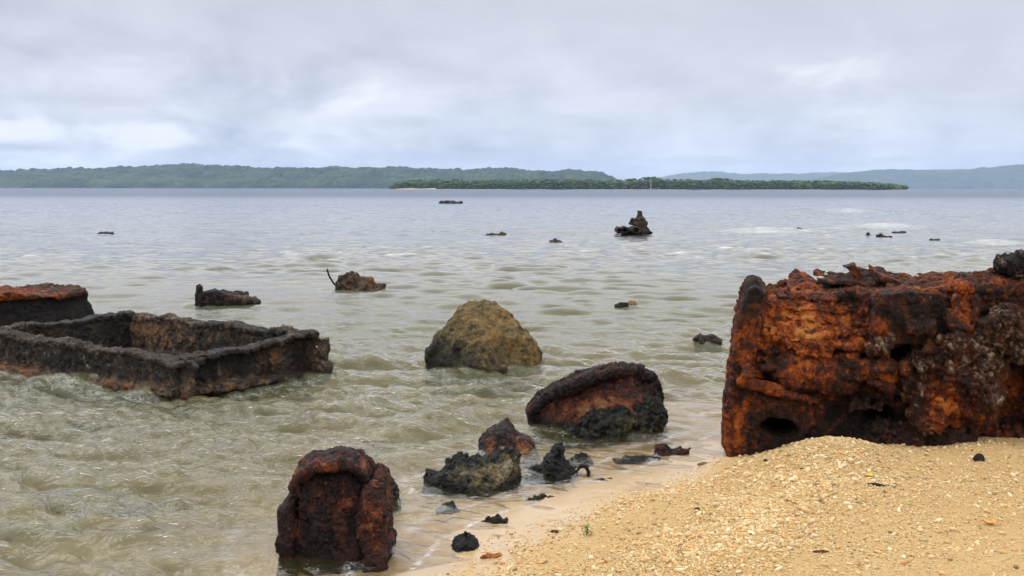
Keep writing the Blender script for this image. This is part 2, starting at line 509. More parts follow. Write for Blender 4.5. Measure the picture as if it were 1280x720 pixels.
M = {}
M['rust'] = rust_mat('bright_rust', wet=0.25)
M['rustdark'] = rust_mat('dark_wet_rust', wet=0.5, streak=0.6)
M['maroon'] = rust_mat('maroon_rust', hue='maroon', wet=0.6, tan=(0.18, 0.12, 0.07))
M['frame'] = rust_mat('blackened_crusted_steel', hue='grey', wet=0.6, tan=(0.24, 0.20, 0.15))
M['stone'] = rust_mat('brown_limestone', hue='stone', gain=(0.8, 0.7), streak=0.2, tan=(0.22, 0.18, 0.09))
M['black'] = rust_mat('black_wet_reef_rock', hue='black', wet=0.75, gain=(0.8, 0.8), streak=0.1, tan=(0.16, 0.14, 0.06), rockgrain=1.8)
M['farrock'] = rust_mat('weathered_wreck_crust', hue='grey', wet=0.3, crustscale=0.4, tan=(0.26, 0.20, 0.13), rockgrain=2.0)

def plain(name, col, rough=0.7, spec=0.4, bumps=0.0, bscale=60):
    m, t, out = new_mat(name)
    o = t.add('ShaderNodeTexCoord').outputs['Object']
    n = t.noise(o, bscale, 5, 0.6)
    c = t.mix(t.mrange(n, 0.3, 0.7, 0, 1), tuple(q * .65 for q in col) + (1,), tuple(min(1, q * 1.25) for q in col) + (1,))
    b = t.add('ShaderNodeBsdfPrincipled'); t.plug(b.inputs['Base Color'], c)
    b.inputs['Roughness'].default_value = rough; b.inputs['Specular IOR Level'].default_value = spec
    if bumps: t.plug(b.inputs['Normal'], t.bump(n, 0.8, bumps))
    t.l.new(b.outputs[0], out.inputs[0])
    return m

# ------------------------------------------------------------------ terrain: sand shore and sea bed, one sheet
SHORE = np.array([(-3.2, -6.0), (-2.0, 0.0), (-1.15, 2.6), (-0.72, 4.0), (-0.50, 4.62), (-0.33, 5.10), (0.02, 5.52), (0.50, 5.95), (0.98, 6.42), (1.30, 6.88),
                  (1.75, 7.7), (3.4, 9.0), (7.0, 11.0), (14.0, 13.5), (60.0, 20.0), (400., 60.)])
def shore_sd(x, y):
    d = np.full(x.shape, 1e9); sg = np.zeros(x.shape)
    for i in range(len(SHORE) - 1):
        a = SHORE[i]; b = SHORE[i + 1]; e = b - a; L = e @ e
        t = np.clip(((x - a[0]) * e[0] + (y - a[1]) * e[1]) / L, 0, 1)
        qx = x - a[0] - t * e[0]; qy = y - a[1] - t * e[1]
        dd = np.sqrt(qx * qx + qy * qy); m = dd < d
        d = np.where(m, dd, d); s = e[1] * (x - a[0]) - e[0] * (y - a[1])
        sg = np.where(m, s, sg)
    return np.where(sg > 0, d, -d)
def gss(x, y, cx, cy, rx, ry, a, rot=0):
    c, s = math.cos(R(rot)), math.sin(R(rot)); dx_, dy_ = x - cx, y - cy
    u = c * dx_ + s * dy_; v = -s * dx_ + c * dy_
    return a * np.exp(-(u / rx) ** 2 - (v / ry) ** 2)
def n2(x, y, s, seed):
    return vnoise(np.stack([x.ravel(), y.ravel(), np.zeros(x.size)], 1), s, seed).reshape(x.shape)
def ground_z(x, y, detail=True):
    d = shore_sd(x, y)
    if detail: d = d + 0.10 * n2(x, y, 1.6, 3) + 0.05 * n2(x, y, 4.0, 4)
    up = 0.060 * np.clip(d, 0, 0.5) + 0.115 * np.clip(d - 0.5, 0, 0.9) + 0.03 * np.clip(d - 1.4, 0, 6) + 0.004 * np.clip(d - 7.4, 0, 200)
    dn = np.clip(-d, 0, None)
    down = -(0.10 * np.minimum(dn, 2.0) + 0.022 * np.clip(dn - 2, 0, 10) + 0.013 * np.clip(dn - 12, 0, 40) + 0.022 * np.clip(dn - 52, 0, 250))
    z = np.where(d > 0, up, down)
    on = np.clip(d / 0.4, 0, 1)
    z = z + on * (gss(x, y, 2.02, 6.24, 0.30, 0.42, 0.125) + gss(x, y, 1.75, 5.6, 0.30, 0.9, 0.045, 12) + gss(x, y, 2.9, 6.1, 0.5, 0.3, 0.03)
                  + gss(x, y, 2.3, 4.15, 0.55, 0.35, 0.09, 20) + gss(x, y, 1.0, 4.4, 0.5, 0.7, 0.03, -20))
    if detail:
        near = np.exp(-np.clip(np.abs(y - 6) - 6, 0, None) / 4) * np.exp(-np.clip(np.abs(x) - 5, 0, None) / 4)
        z = z + near * (0.010 * n2(x, y, 1.3, 8) + (0.006 + 0.010 * on) * n2(x, y, 3.7, 9) + on * (0.004 * n2(x, y, 9, 10) + 0.003 * n2(x, y, 21, 11) + 0.0015 * n2(x, y, 48, 12)))
    return z

def spaced(lo, hi, step, far, growth):
    a = list(np.arange(lo, hi, step)); s = step; b = hi
    up = []
    while b < far: up.append(b); s *= growth; b += s
    up.append(far)
    s = step; b = lo - step; dn_ = []
    while b > -far: dn_.append(b); s *= growth; b -= s
    dn_.append(-far)
    return np.array(dn_[::-1] + a + up)

def sand_material():
    m, t, out = new_mat('coral_sand')
    P = t.add('ShaderNodeNewGeometry').outputs['Position']
    x, y, z = t.sep(P)
    big = t.noise(P, 1.7, 4, 0.5); med = t.noise(P, 9.0, 6, 0.6); fine = t.noise(P, 120.0, 4, 0.7)
    base = t.ramp(t.math('ADD', t.math('MULTIPLY', big, .5), t.math('MULTIPLY', med, .5)), [(0.32, (0.47, 0.295, 0.110)), (0.5, (0.54, 0.36, 0.155)), (0.68, (0.60, 0.44, 0.22))])
    # single grains: pale, orange and a few dark
    vo = t.voro(P, 210.0); c = t.sep(vo.outputs['Color'])
    grain = t.ramp(c[0], [(0.0, (0.30, 0.19, 0.09)), (0.08, (0.42, 0.25, 0.10)), (0.35, (0.56, 0.37, 0.165)), (0.7, (0.64, 0.48, 0.26)), (1.0, (0.76, 0.66, 0.46))], 'CONSTANT')
    base = t.mix(0.55, base, grain)
    base = t.mix(t.mrange(fine, 0.3, 0.7, 0.0, 0.35), base, (0.42, 0.26, 0.11, 1))
    # sea bed: olive film and darker rock patches offshore
    sea = t.mrange(z, -0.02, -0.14, 0, 1, True)
    patch = t.noise(t.vmath('ADD', P, (4, 9, 0)), 1.1, 6, 0.6, 0.8)
    bed = t.mix(t.mrange(patch, 0.42, 0.58, 0.0, 0.95, True), (0.60, 0.49, 0.26, 1), (0.12, 0.115, 0.038, 1))
    base = t.mix(t.math('MULTIPLY', sea, 0.8), base, bed)
    # the damp strip along the water's edge
    zz_ = t.math('ADD', z, t.math('MULTIPLY', t.math('SUBTRACT', med, 0.5), 0.030))
    wet = t.mrange(zz_, 0.050, 0.012, 0, 1, True)
    base = t.mix(t.math('MULTIPLY', wet, 0.75), base, (0.36, 0.250, 0.130, 1))
    b = t.add('ShaderNodeBsdfPrincipled'); t.plug(b.inputs['Base Color'], base)
    t.plug(b.inputs['Roughness'], t.mrange(wet, 0, 1, 0.95, 0.22))
    t.plug(b.inputs['Specular IOR Level'], t.mrange(wet, 0, 1, 0.15, 0.6))
    dry = t.mrange(wet, 0, 1, 1.0, 0.15)
    b1 = t.add('ShaderNodeBump'); b1.inputs['Distance'].default_value = 0.006
    t.plug(b1.inputs['Strength'], t.math('MULTIPLY', dry, 0.8)); t.plug(b1.inputs['Height'], t.math('SUBTRACT', 1.0, vo.outputs['Distance']))
    b2 = t.add('ShaderNodeBump'); b2.inputs['Distance'].default_value = 0.02
    t.plug(b2.inputs['Strength'], t.math('MULTIPLY', dry, 0.6)); t.plug(b2.inputs['Height'], t.noise(P, 40, 6, .7)); t.plug(b2.inputs['Normal'], b1.outputs[0])
    t.plug(b.inputs['Normal'], b2.outputs[0])
    t.l.new(b.outputs[0], out.inputs[0])
    return m

xs = spaced(-3.5, 4.6, 0.017, 11000, 1.06); ys = spaced(3.4, 8.6, 0.014, 11500, 1.06)
GX, GY = np.meshgrid(xs, ys, indexing='ij')
GZ = ground_z(GX, GY)
nx_, ny_ = GX.shape
idx = np.arange(nx_ * ny_).reshape(nx_, ny_)
Q = np.stack([idx[:-1, :-1], idx[1:, :-1], idx[1:, 1:], idx[:-1, 1:]], -1).reshape(-1, 4)
ground = link('ground', mesh_np('ground', np.stack([GX.ravel(), GY.ravel(), GZ.ravel()], 1), Q, sand_material()))
tag(ground, 'golden coral sand beach running down under the shallow water', kind='structure')

# ------------------------------------------------------------------ water with a wind-sea spectrum
def tile(L, N, seed, l0, l1, spread, wind):
    rng = np.random.default_rng(seed)
    k = np.fft.fftfreq(N, 1.0 / N) * 2 * np.pi / L
    KX, KY = np.meshgrid(k, k, indexing='ij'); K = np.sqrt(KX ** 2 + KY ** 2); K[0, 0] = 1e9
    ka, kb = 2 * np.pi / l1, 2 * np.pi / l0
    win = 1 / (1 + (ka / K) ** 6) / (1 + (K / kb) ** 6)
    c = np.abs(KX * math.sin(R(wind)) + KY * math.cos(R(wind))) / K
    A = np.sqrt(K ** -4.0 * (c ** spread + 0.012)) * win
    A[0, 0] = 0
    Z = (rng.normal(size=(N, N)) + 1j * rng.normal(size=(N, N))) * A
    h = np.fft.ifft2(Z).real; hx = np.fft.ifft2(-1j * KX / K * Z).real; hy = np.fft.ifft2(-1j * KY / K * Z).real
    sl = np.sqrt(np.mean((np.gradient(h, L / N)[0]) ** 2 + (np.gradient(h, L / N)[1]) ** 2))
    return [a / sl for a in (h, hx, hy)], L, N       # unit rms slope
def samp(T, x, y, rot):
    arrs, L, N = T
    c, s = math.cos(R(rot)), math.sin(R(rot))
    u = (c * x - s * y) / L * N; v = (s * x + c * y) / L * N
    iu = np.floor(u).astype(int); iv = np.floor(v).astype(int); fu = u - iu; fv = v - iv
    i0 = iu % N; i1 = (iu + 1) % N; j0 = iv % N; j1 = (iv + 1) % N
    r = [a[i0, j0] * (1 - fu) * (1 - fv) + a[i1, j0] * fu * (1 - fv) + a[i0, j1] * (1 - fu) * fv + a[i1, j1] * fu * fv for a in arrs]
    h, hx, hy = r
    return h, c * hx + s * hy, -s * hx + c * hy
T1 = tile(9.7, 1024, 11, 0.08, 0.32, 7.0, 12)
T2 = tile(41.0, 1024, 12, 0.28, 1.15, 9.0, 8)
T3 = tile(160.0, 1024, 13, 1.2, 4.5, 6.0, 4)
pr = [485.0 * 1.35]
while pr[-1] > 0.25:
    pr.append(pr[-1] - (0.50 if pr[-1] > 60 else (0.36 if pr[-1] > 12 else 0.25)))
Yr = np.concatenate([[1.0, 1.8, 2.6], F * H / np.array(pr), [11000.0]])
tt = np.linspace(-0.80, 0.80, 1000)
WY, WT = np.meshgrid(Yr, tt, indexing='ij'); WX = WT * WY
def build_water():
    x, y = WX, WY
    gz = ground_z(x, y, True); dep = np.maximum(-gz, 0)
    sp = np.gradient(Yr)[:, None] * np.ones_like(x)
    rough = np.zeros_like(x); z = np.zeros_like(x); ddx = np.zeros_like(x); ddy = np.zeros_like(x)
    shal = np.clip(dep / 0.22, 0, 1) ** 0.8
    gust = 1 + 0.50 * n2(x, y, 0.22, 71) + 0.30 * n2(x, y, 0.045, 72) + 0.2 * n2(x, y, .8, 73)
    for T, lam, slope, rot, base in ((T1, 0.085, 0.140, 17, 0.35), (T2, 0.55, 0.172, -9, 0.06), (T3, 2.2, 0.062, 5, 0.0)):
        fade = np.clip(1.6 - sp / (lam * 0.45), 0, 1)
        h, hx, hy = samp(T, x, y, rot)
        if T is T3: slope = slope * np.clip((y - 16) / 42, 0.05, 1)
        if T is not T3: slope = slope * (1 + (1.15 if T is T1 else 0.25) * np.clip((13 - y) / 6, 0, 1))
        a = slope * (base + (1 - base) * shal) * gust * fade
        z += a * h; ddx += a * hx; ddy += a * hy
        rough += (1 - fade ** 2) * slope ** 2
    # a few longer swells rolling in over the reef
    for (sx, sy, w, l, a) in ((-3.9, 19.3, 1.9, 0.55, 0.075), (10.6, 42.0, 2.0, 0.5, 0.13), (17.4, 46.2, 2.2, 0.6, 0.20), (25.0, 76.0, 5.0, 1.2, 0.30), (15.9, 32.8, 1.2, 0.4, 0.12), (13.8, 44.5, 1.5, .5, .12)):
        z += a * np.exp(-((x - sx) / w) ** 2 - ((y - sy - 0.08 * (x - sx)) / l) ** 2)
    V = np.stack([(x + 0.75 * ddx).ravel(), (y + 0.75 * ddy).ravel(), (z + 0.004).ravel()], 1)
    n, m_ = x.shape
    idx = np.arange(n * m_).reshape(n, m_)
    Qw = np.stack([idx[:-1, :-1], idx[:-1, 1:], idx[1:, 1:], idx[1:, :-1]], -1).reshape(-1, 4)
    # drop the faces that lie well under dry land
    dry = (gz > 0.10).ravel()
    Qw = Qw[~dry[Qw].all(1)]
    # foam on the steepest crests
    jac = np.gradient(ddy, axis=0) / np.gradient(y, axis=0)
    foam = np.clip(-jac * 1.0 - 0.75, 0, 1) * 3
    for (fx, fy, rx_, ry_) in ((10.4, 41.4, 1.3, 0.9), (17.3, 45.6, 1.2, .9), (25.5, 75.2, 1.3, 1.6), (15.8, 32.4, .8, .6), (-1.5, 33.2, .5, .4), (14.4, 44.2, .5, .5)):
        foam += 1.3 * np.exp(-((x - fx) / rx_) ** 2 - ((y - fy) / ry_) ** 2)
    sdv = shore_sd(x, y) + 0.10 * n2(x, y, 1.6, 3) + 0.05 * n2(x, y, 4.0, 4)
    wob = 0.05 * n2(x, y, 2.6, 33)
    foam += (1.25 * np.exp(-((sdv + .03 + wob) / .022) ** 2) + 0.6 * np.exp(-((sdv + .30 + 1.5 * wob) / .03) ** 2)) * (y < 9)
    for (cx, cy_, a, b_, s) in ((-0.28, 9.9, .60, .60, .5), (.63, 7.45, .60, .42, .6), (-1.0, 4.95, .36, .36, .45), (-.27, 6.12, .38, .30, .7), (.27, 6.25, .26, .24, .6), (-.0, 6.85, .30, .28, .5), (-4.4, 15.1, .55, .3, .7), (-2.83, 17.5, .5, .35, .5)):
        r_ = np.sqrt(((x - cx) / a) ** 2 + ((y - cy_) / b_) ** 2)
        foam += s * np.exp(-((r_ - 1.08 - wob * 2) / .10) ** 2)
    nn = np.array([-2.83, 8.5]); r1 = np.array([-1.82, 9.36]); l1 = np.array([-5.2, 9.75])
    for a, b_ in ((nn, r1), (l1, nn)):
        e = b_ - a; t_ = np.clip(((x - a[0]) * e[0] + (y - a[1]) * e[1]) / (e @ e), 0, 1)
        dd = np.hypot(x - a[0] - t_ * e[0], y - a[1] - t_ * e[1]); foam += .55 * np.exp(-((dd - .13 - wob) / .05) ** 2)
    me = mesh_np('water', V, Qw, None, True, {'depth': dep.ravel(), 'wrough': np.sqrt(rough).ravel(), 'foam': np.clip(foam, 0, 1.5).ravel()})
    m, t, out = new_mat('sea_water')
    P = t.add('ShaderNodeNewGeometry').outputs['Position']
    d = t.attr('depth')
    turb = t.math('SUBTRACT', 1.0, t.math('POWER', 2.718, t.math('MULTIPLY', d, -3.0)))
    body = t.ramp(t.mrange(d, 0.0, 2.6, 0, 1), [(0.0, (0.150, 0.135, 0.050)), (0.10, (0.102, 0.102, 0.046)), (0.22, (0.122, 0.120, 0.104)), (0.32, (0.070, 0.100, 0.115)), (0.7, (0.018, 0.042, 0.10))])
    df = t.add('ShaderNodeBsdfDiffuse'); t.plug(df.inputs[0], body)
    tr = t.add('ShaderNodeBsdfTransparent')
    t.plug(tr.inputs[0], t.mix(t.mrange(d, 0, 0.6, 0, 1), (1, 1, 1, 1), (0.84, 0.87, 0.72, 1)))
    mb = t.add('ShaderNodeMixShader'); t.plug(mb.inputs[0], turb); t.l.new(tr.outputs[0], mb.inputs[1]); t.l.new(df.outputs[0], mb.inputs[2])
    n1 = t.noise(t.scale(P, (1.0, 1.8, 1.0)), 15.0, 2, 0.6, 0.8)
    n2_ = t.noise(t.scale(P, (1.0, 1.6, 1.0)), 0.9, 2, 0.6, 0.3)
    n3_ = t.noise(t.scale(P, (1.0, 0.55, 1.0)), 0.35, 3, 0.7, 0.3)
    sh = t.mrange(d, 0.0, 0.15, 0.35, 1.0)
    bA = t.add('ShaderNodeBump'); t.plug(bA.inputs['Strength'], t.math('MULTIPLY', sh, t.mrange(t.sep(P)[1], 7, 22, 1.0, 0.0))); bA.inputs['Distance'].default_value = 0.016; t.plug(bA.inputs['Height'], n1)
    yy_ = t.sep(P)[1]
    bB = t.add('ShaderNodeBump'); t.plug(bB.inputs['Strength'], t.math('MULTIPLY', t.mrange(yy_, 12, 45, 0.0, 1.0, True), t.mrange(yy_, 60, 160, 1.0, 0.2, True))); bB.inputs['Distance'].default_value = 0.16; t.plug(bB.inputs['Height'], n2_)
    t.l.new(bA.outputs[0], bB.inputs['Normal'])
    bC = t.add('ShaderNodeBump'); t.plug(bC.inputs['Strength'], t.mrange(yy_, 30, 110, 0.0, 1.0, True)); bC.inputs['Distance'].default_value = 0.8; t.plug(bC.inputs['Height'], n3_)
    t.l.new(bB.outputs[0], bC.inputs['Normal'])
    nrm = bC.outputs[0]
    fr = t.add('ShaderNodeFresnel'); fr.inputs[0].default_value = 1.333; t.plug(fr.inputs[1], nrm)
    gl = t.add('ShaderNodeBsdfGlossy', distribution='GGX'); gl.inputs[0].default_value = (1, 1, 1, 1)
    t.plug(gl.inputs['Roughness'], t.math('ADD', 0.02, t.math('MULTIPLY', t.attr('wrough'), 0.55))); t.plug(gl.inputs['Normal'], nrm)
    ff = t.math('MINIMUM', fr.outputs[0], t.math('SUBTRACT', t.mrange(yy_, 60, 240, 0.97, 0.36, True), t.mrange(yy_, 400, 2500, 0.0, 0.06, True)))
    ms = t.add('ShaderNodeMixShader'); t.plug(ms.inputs[0], ff); t.l.new(mb.outputs[0], ms.inputs[1]); t.l.new(gl.outputs[0], ms.inputs[2])
    fm = t.math('MULTIPLY', t.attr('foam'), t.mrange(t.noise(t.scale(P, (1, 1.8, 1)), 24.0, 6, 0.80, 1.5), 0.47, 0.64, 0, 1, True), clamp=True)
    fd = t.add('ShaderNodeBsdfDiffuse'); fd.inputs[0].default_value = (0.82, 0.84, 0.86, 1)
    m2 = t.add('ShaderNodeMixShader'); t.plug(m2.inputs[0], t.math('MULTIPLY', fm, 0.62)); t.l.new(ms.outputs[0], m2.inputs[1]); t.l.new(fd.outputs[0], m2.inputs[2])
    t.l.new(m2.outputs[0], out.inputs[0])
    me.materials.append(m)
    w = link('water', me); tag(w, 'choppy sea, clear and sandy at the shore, grey blue towards the islands', kind='structure')
build_water()

# ------------------------------------------------------------------ haze, hills and the wooded point
def box_mesh(name, lo, hi):
    v = [(x, y, z) for x in (lo[0], hi[0]) for y in (lo[1], hi[1]) for z in (lo[2], hi[2])]
    f = [(0, 1, 3, 2), (4, 6, 7, 5), (0, 4, 5, 1), (2, 3, 7, 6), (0, 2, 6, 4), (1, 5, 7, 3)]
    me = bpy.data.meshes.new(name); me.from_pydata(v, [], f); return me
hm, ht, hout = new_mat('sea_haze')
pv = ht.add('ShaderNodeVolumePrincipled')
pv.inputs['Density'].default_value = 0.80e-4; pv.inputs['Density Attribute'].default_value = ''
pv.inputs['Color'].default_value = (0.60, 0.76, 1.0, 1); pv.inputs['Anisotropy'].default_value = 0.3
ht.l.new(pv.outputs[0], hout.inputs['Volume'])
hz = link('haze', box_mesh('haze', (-11800, -11800, -9.0), (11800, 12200, 225.0))); hz.data.materials.append(hm)
tag(hz, 'thin bluish sea haze over the whole bay', kind='stuff')

def canopy_mat(name, c0, c1, c2, sc_):
    m, t, out = new_mat(name)
    P = t.add('ShaderNodeNewGeometry').outputs['Position']
    n = t.noise(P, sc_, 6, 0.65); n2b = t.noise(P, sc_ * 6, 4, 0.7)
    c = t.ramp(t.math('ADD', t.math('MULTIPLY', n, .55), t.math('MULTIPLY', n2b, .45)), [(0.36, c0), (0.5, c1), (0.64, c2)])
    b = t.add('ShaderNodeBsdfPrincipled'); t.plug(b.inputs['Base Color'], c); b.inputs['Roughness'].default_value = 0.95
    b.inputs['Specular IOR Level'].default_value = 0.1
    t.l.new(b.outputs[0], out.inputs[0]); return m

def hill(name, label, prof, Y0, depth, u0, u1, du, nd, crown, cz, mat, seed, front=10.0):
    """land seen from u0 to u1: prof = [(u, ridge row)]; rises from the waterline at Y0 to the ridge at Y0+depth*0.7"""
    us = np.arange(u0, u1, du); ds = np.linspace(0, 1, nd)
    U, Dd = np.meshgrid(us, ds, indexing='ij')
    ridge = H + (HZ - np.interp(us, [p[0] for p in prof], [p[1] for p in prof])) / F * (Y0 + depth * .7)
    rz_ = np.maximum(ridge, 0.5)[:, None]
    y = Y0 + Dd * depth; x = (U - 640) / F * (Y0 + 0.0 * Dd * depth) * (1 + Dd * depth / Y0)
    y = y + Y0 * 0.02 * n2(x / Y0, y * 0, 9.0, seed)
    prof_ = np.sin(np.clip(Dd / 0.7, 0, 1) * np.pi / 2) ** 0.9 * np.clip(1.25 - Dd * .6, 0, 1)
    z = rz_ * prof_
    z *= 1 + 0.16 * n2(x, y, 1.0 / (crown * 14), seed + 1) * np.sin(np.clip(Dd / .7, 0, 1) * np.pi)
    P = np.stack([x.ravel(), y.ravel(), z.ravel() * 0.3], 1)
    w, r_ = worley(P, 1.0 / crown, seed + 2)
    w2, r2 = worley(P, 2.3 / crown, seed + 5)
    bump = np.sqrt(np.clip(1 - (w / 0.95) ** 2, 0, 1)) * (0.5 + r_) + 0.35 * np.sqrt(np.clip(1 - w2 ** 2, 0, 1))
    tall = 1 + 0.8 * vnoise(P, 1.0 / (crown * 5), seed + 8)
    z = z + (bump * cz * tall).reshape(z.shape) * np.clip(Dd * 60, 0, 1) * np.clip(rz_ / (front), 0, 1)
    z[:, 0] = -2; z[0, :] = -2; z[-1, :] = -2; z[:, -1] = -2
    idx = np.arange(U.size).reshape(U.shape)
    Qh = np.stack([idx[:-1, :-1], idx[1:, :-1], idx[1:, 1:], idx[:-1, 1:]], -1).reshape(-1, 4)
    o = link(name, mesh_np(name, np.stack([x.ravel(), y.ravel(), z.ravel()], 1), Qh, mat))
    return tag(o, label, kind='structure')
forest = canopy_mat('rainforest_canopy', (0.006, 0.016, 0.012), (0.020, 0.040, 0.020), (0.075, 0.100, 0.04), 0.014)
hill('hills', 'long low forested island across the bay on the left',
     [(-400, 216), (0, 219.5), (55, 219), (80, 218), (125, 214.5), (190, 212.5), (240, 211.5), (330, 212), (400, 211.5), (470, 211.5), (560, 213.5), (640, 214.5), (700, 216), (735, 218), (755, 222), (772, 231), (790, 236)],
     2900, 900, -500, 792, 1.1, 230, 20, 9, forest, 21)
hill('hills', 'faint far blue range behind the wooded point',
     [(800, 238), (820, 224), (850, 219), (900, 216.5), (960, 216.5), (1040, 215.5), (1090, 217), (1150, 222), (1200, 236)], 8600, 1500, 800, 1210, 1.0, 60, 60, 12, forest, 31)
hill('hills', 'bluish range running off to the right edge',
     [(980, 238), (1000, 228), (1040, 219), (1060, 214.5), (1100, 212), (1140, 211), (1200, 212), (1240, 210), (1290, 208), (1400, 204), (1700, 202), (1800, 225)], 6400, 1500, 975, 1800, 1.3, 90, 45, 9, forest, 41)

def wooded_point():
    rng = np.random.default_rng(77)
    Y0 = 1150.0
    # low sandy spit under the trees
    us = np.linspace(486, 1140, 400)
    W = 70.0
    P, Fq = [], []
    for i, u in enumerate(us):
        e = min(1, (u - 485) / 25.0) * min(1, (1141 - u) / 60.0)
        x = (u - 640) / F * Y0
        hgt = (1.3 if 494 < u < 545 else .0) * e + .3
        yo = 6 * math.sin(u * .03) + 4 * math.sin(u * .11)
        for q, zq in ((0, -1.0), (3, hgt * .5), (9, hgt), (W, hgt), (W + 8, -1.0)):
            P.append((x, Y0 + yo + q, zq))
    for i in range(len(us) - 1):
        for j in range(4):
            a = i * 5 + j; Fq.append((a, a + 5, a + 6, a + 1))
    sp = link('islet_shore', mesh_np('islet_shore', P, Fq, plain('islet_sand', (0.40, 0.34, 0.23), 0.9, .2, 0, 1)))
    tag(sp, 'low sandy spit under the far wooded point', kind='structure')
    # the wood: crowns made of many leaf clumps
    prof = [(488, 232), (500, 226), (520, 223.5), (560, 223.5), (600, 224), (640, 223), (700, 222.5), (760, 223.5), (800, 221.5), (815, 219), (835, 223), (880, 222.5), (900, 220), (920, 224), (980, 224), (1040, 224.5), (1080, 226), (1110, 228), (1135, 232)]
    ico = []
    import bmesh
    bm = bmesh.new(); bmesh.ops.create_icosphere(bm, subdivisions=1, radius=1.0)
    bm.verts.ensure_lookup_table()
    iv = np.array([v.co[:] for v in bm.verts]); it = np.array([[v.index for v in f.verts] for f in bm.faces]); bm.free()
    VV, FF, AA, k = [], [], [], 0
    for i in range(950):
        u = rng.uniform(489, 1133)
        top = (HZ - np.interp(u, [p[0] for p in prof], [p[1] for p in prof])) / F * Y0
        front = rng.random() < 0.5
        yy_ = Y0 + 12 + (rng.uniform(0, 12) if front else rng.uniform(12, 52))
        hh = (top + H) * rng.uniform(0.80, 1.0) * (0.82 if front else 1.02)
        x0 = (u - 640) / F * yy_
        cr_ = min(hh * 0.6, rng.uniform(4.0, 8.0))
        tint = rng.uniform(0, 1)
        for c in range(26):
            th = rng.uniform(0, 2 * np.pi); rr_ = cr_ * math.sqrt(rng.random()); zc_ = hh * rng.uniform(0.05, 0.92)
            env = math.sqrt(max(0.05, 1 - ((zc_ / hh - 0.5) / 0.55) ** 2))
            cs_ = rng.uniform(0.7, 1.5)
            v = iv * (1 + 0.3 * rng.uniform(-1, 1, (len(iv), 1))) * cs_ * np.array([1.5, 1.5, .7]) + np.array([x0 + rr_ * env * math.cos(th), yy_ + rr_ * env * math.sin(th), 0.4 + zc_])
            VV.append(v); FF.append(it + k); AA.append(np.full(len(iv), np.clip(tint + rng.uniform(-.25, .25), 0, 1))); k += len(iv)
    m, t, out = new_mat('coastal_tree_leaves')
    P_ = t.add('ShaderNodeNewGeometry').outputs['Position']
    c = t.ramp(t.math('ADD', t.math('MULTIPLY', t.attr('tint'), .6), t.math('MULTIPLY', t.noise(P_, .6, 4, .7), .4)),
               [(0.15, (0.024, 0.056, 0.014)), (0.5, (0.055, 0.100, 0.030)), (0.8, (0.11, 0.160, 0.045)), (1, (0.15, 0.19, 0.05))])
    b = t.add('ShaderNodeBsdfPrincipled'); t.plug(b.inputs['Base Color'], c); b.inputs['Roughness'].default_value = .9
    b.inputs['Specular IOR Level'].default_value = .15
    t.l.new(b.outputs[0], out.inputs[0])
    w = link('coastal_wood', mesh_np('coastal_wood', np.concatenate(VV), np.concatenate(FF), m, False, {'tint': np.concatenate(AA)}))
    tag(w, 'belt of green trees along the far low point', kind='stuff')
wooded_point()

# ------------------------------------------------------------------ objects: helper that turns photograph outlines into metres at a distance
class Sheet:
    def __init__(s, uc, Yc):
        s.uc, s.Y = uc, Yc; s.k = Yc / F; s.ox = (uc - 640) * s.k
        s.loc = (s.ox, Yc, 0.0)
    def p(s, u, v): return ((u - s.uc) * s.k, H - (v - HZ) * s.k)
    def P(s, u, v, y=0.0):
        """3-D local point that shows at (u, v) when it lies y metres behind the sheet"""
        k = (s.Y + y) / F
        return ((u - 640) * k - s.ox - SHEAR[0] * y, y, H - (v - HZ) * k)
    def poly(s, pts): return [s.p(*q) for q in pts]
    def b(s, u, v, ru, rv, do, dc=0.0):
        x, z = s.p(u, v); return (x, z, ru * s.k, rv * s.k, do, dc)

def bounds(pts, b, pad=0.06, y0=None, y1=None):
    xs_ = [p[0] for p in pts]; zs_ = [p[1] for p in pts]
    return (min(xs_) - pad, (-b if y0 is None else y0) - pad, min(zs_) - pad), (max(xs_) + pad, (b if y1 is None else y1) + pad, max(zs_) + pad)

def rock(name, label, cat, pts, Yc, b, mat, vox=0.008, coarse=((.12, .02, 3),), crust=(), group=None, org=0.45, cr=0.0, blobs=(), fine=.004, cuts=(), nfine=30, lean=0.0):
    uc = sum(p[0] for p in pts) / len(pts)
    S = Sheet(uc, Yc); poly = S.poly(pts)
    lo, hi = bounds(poly, b)
    lo = (lo[0], lo[1] - abs(lean) * .3, lo[2]); hi = (hi[0], hi[1] + abs(lean) * .4, hi[2])
    def fn(g):
        d = s_infl(g, poly, b, 0, 2.2, None, lean)
        for (nx, ny, nz, off) in cuts:
            l = math.sqrt(nx * nx + ny * ny + nz * nz)
            d = np.maximum(d, (nx * g.x + ny * g.y + nz * g.z) / l - off)
        return d
    o = part(name, fn, lo, hi, vox, mat, None, S.loc, coarse, crust, fine, org, cr, [S.b(*q) for q in blobs], nfine=nfine)
    tag(o, label, cat, group)
    return o

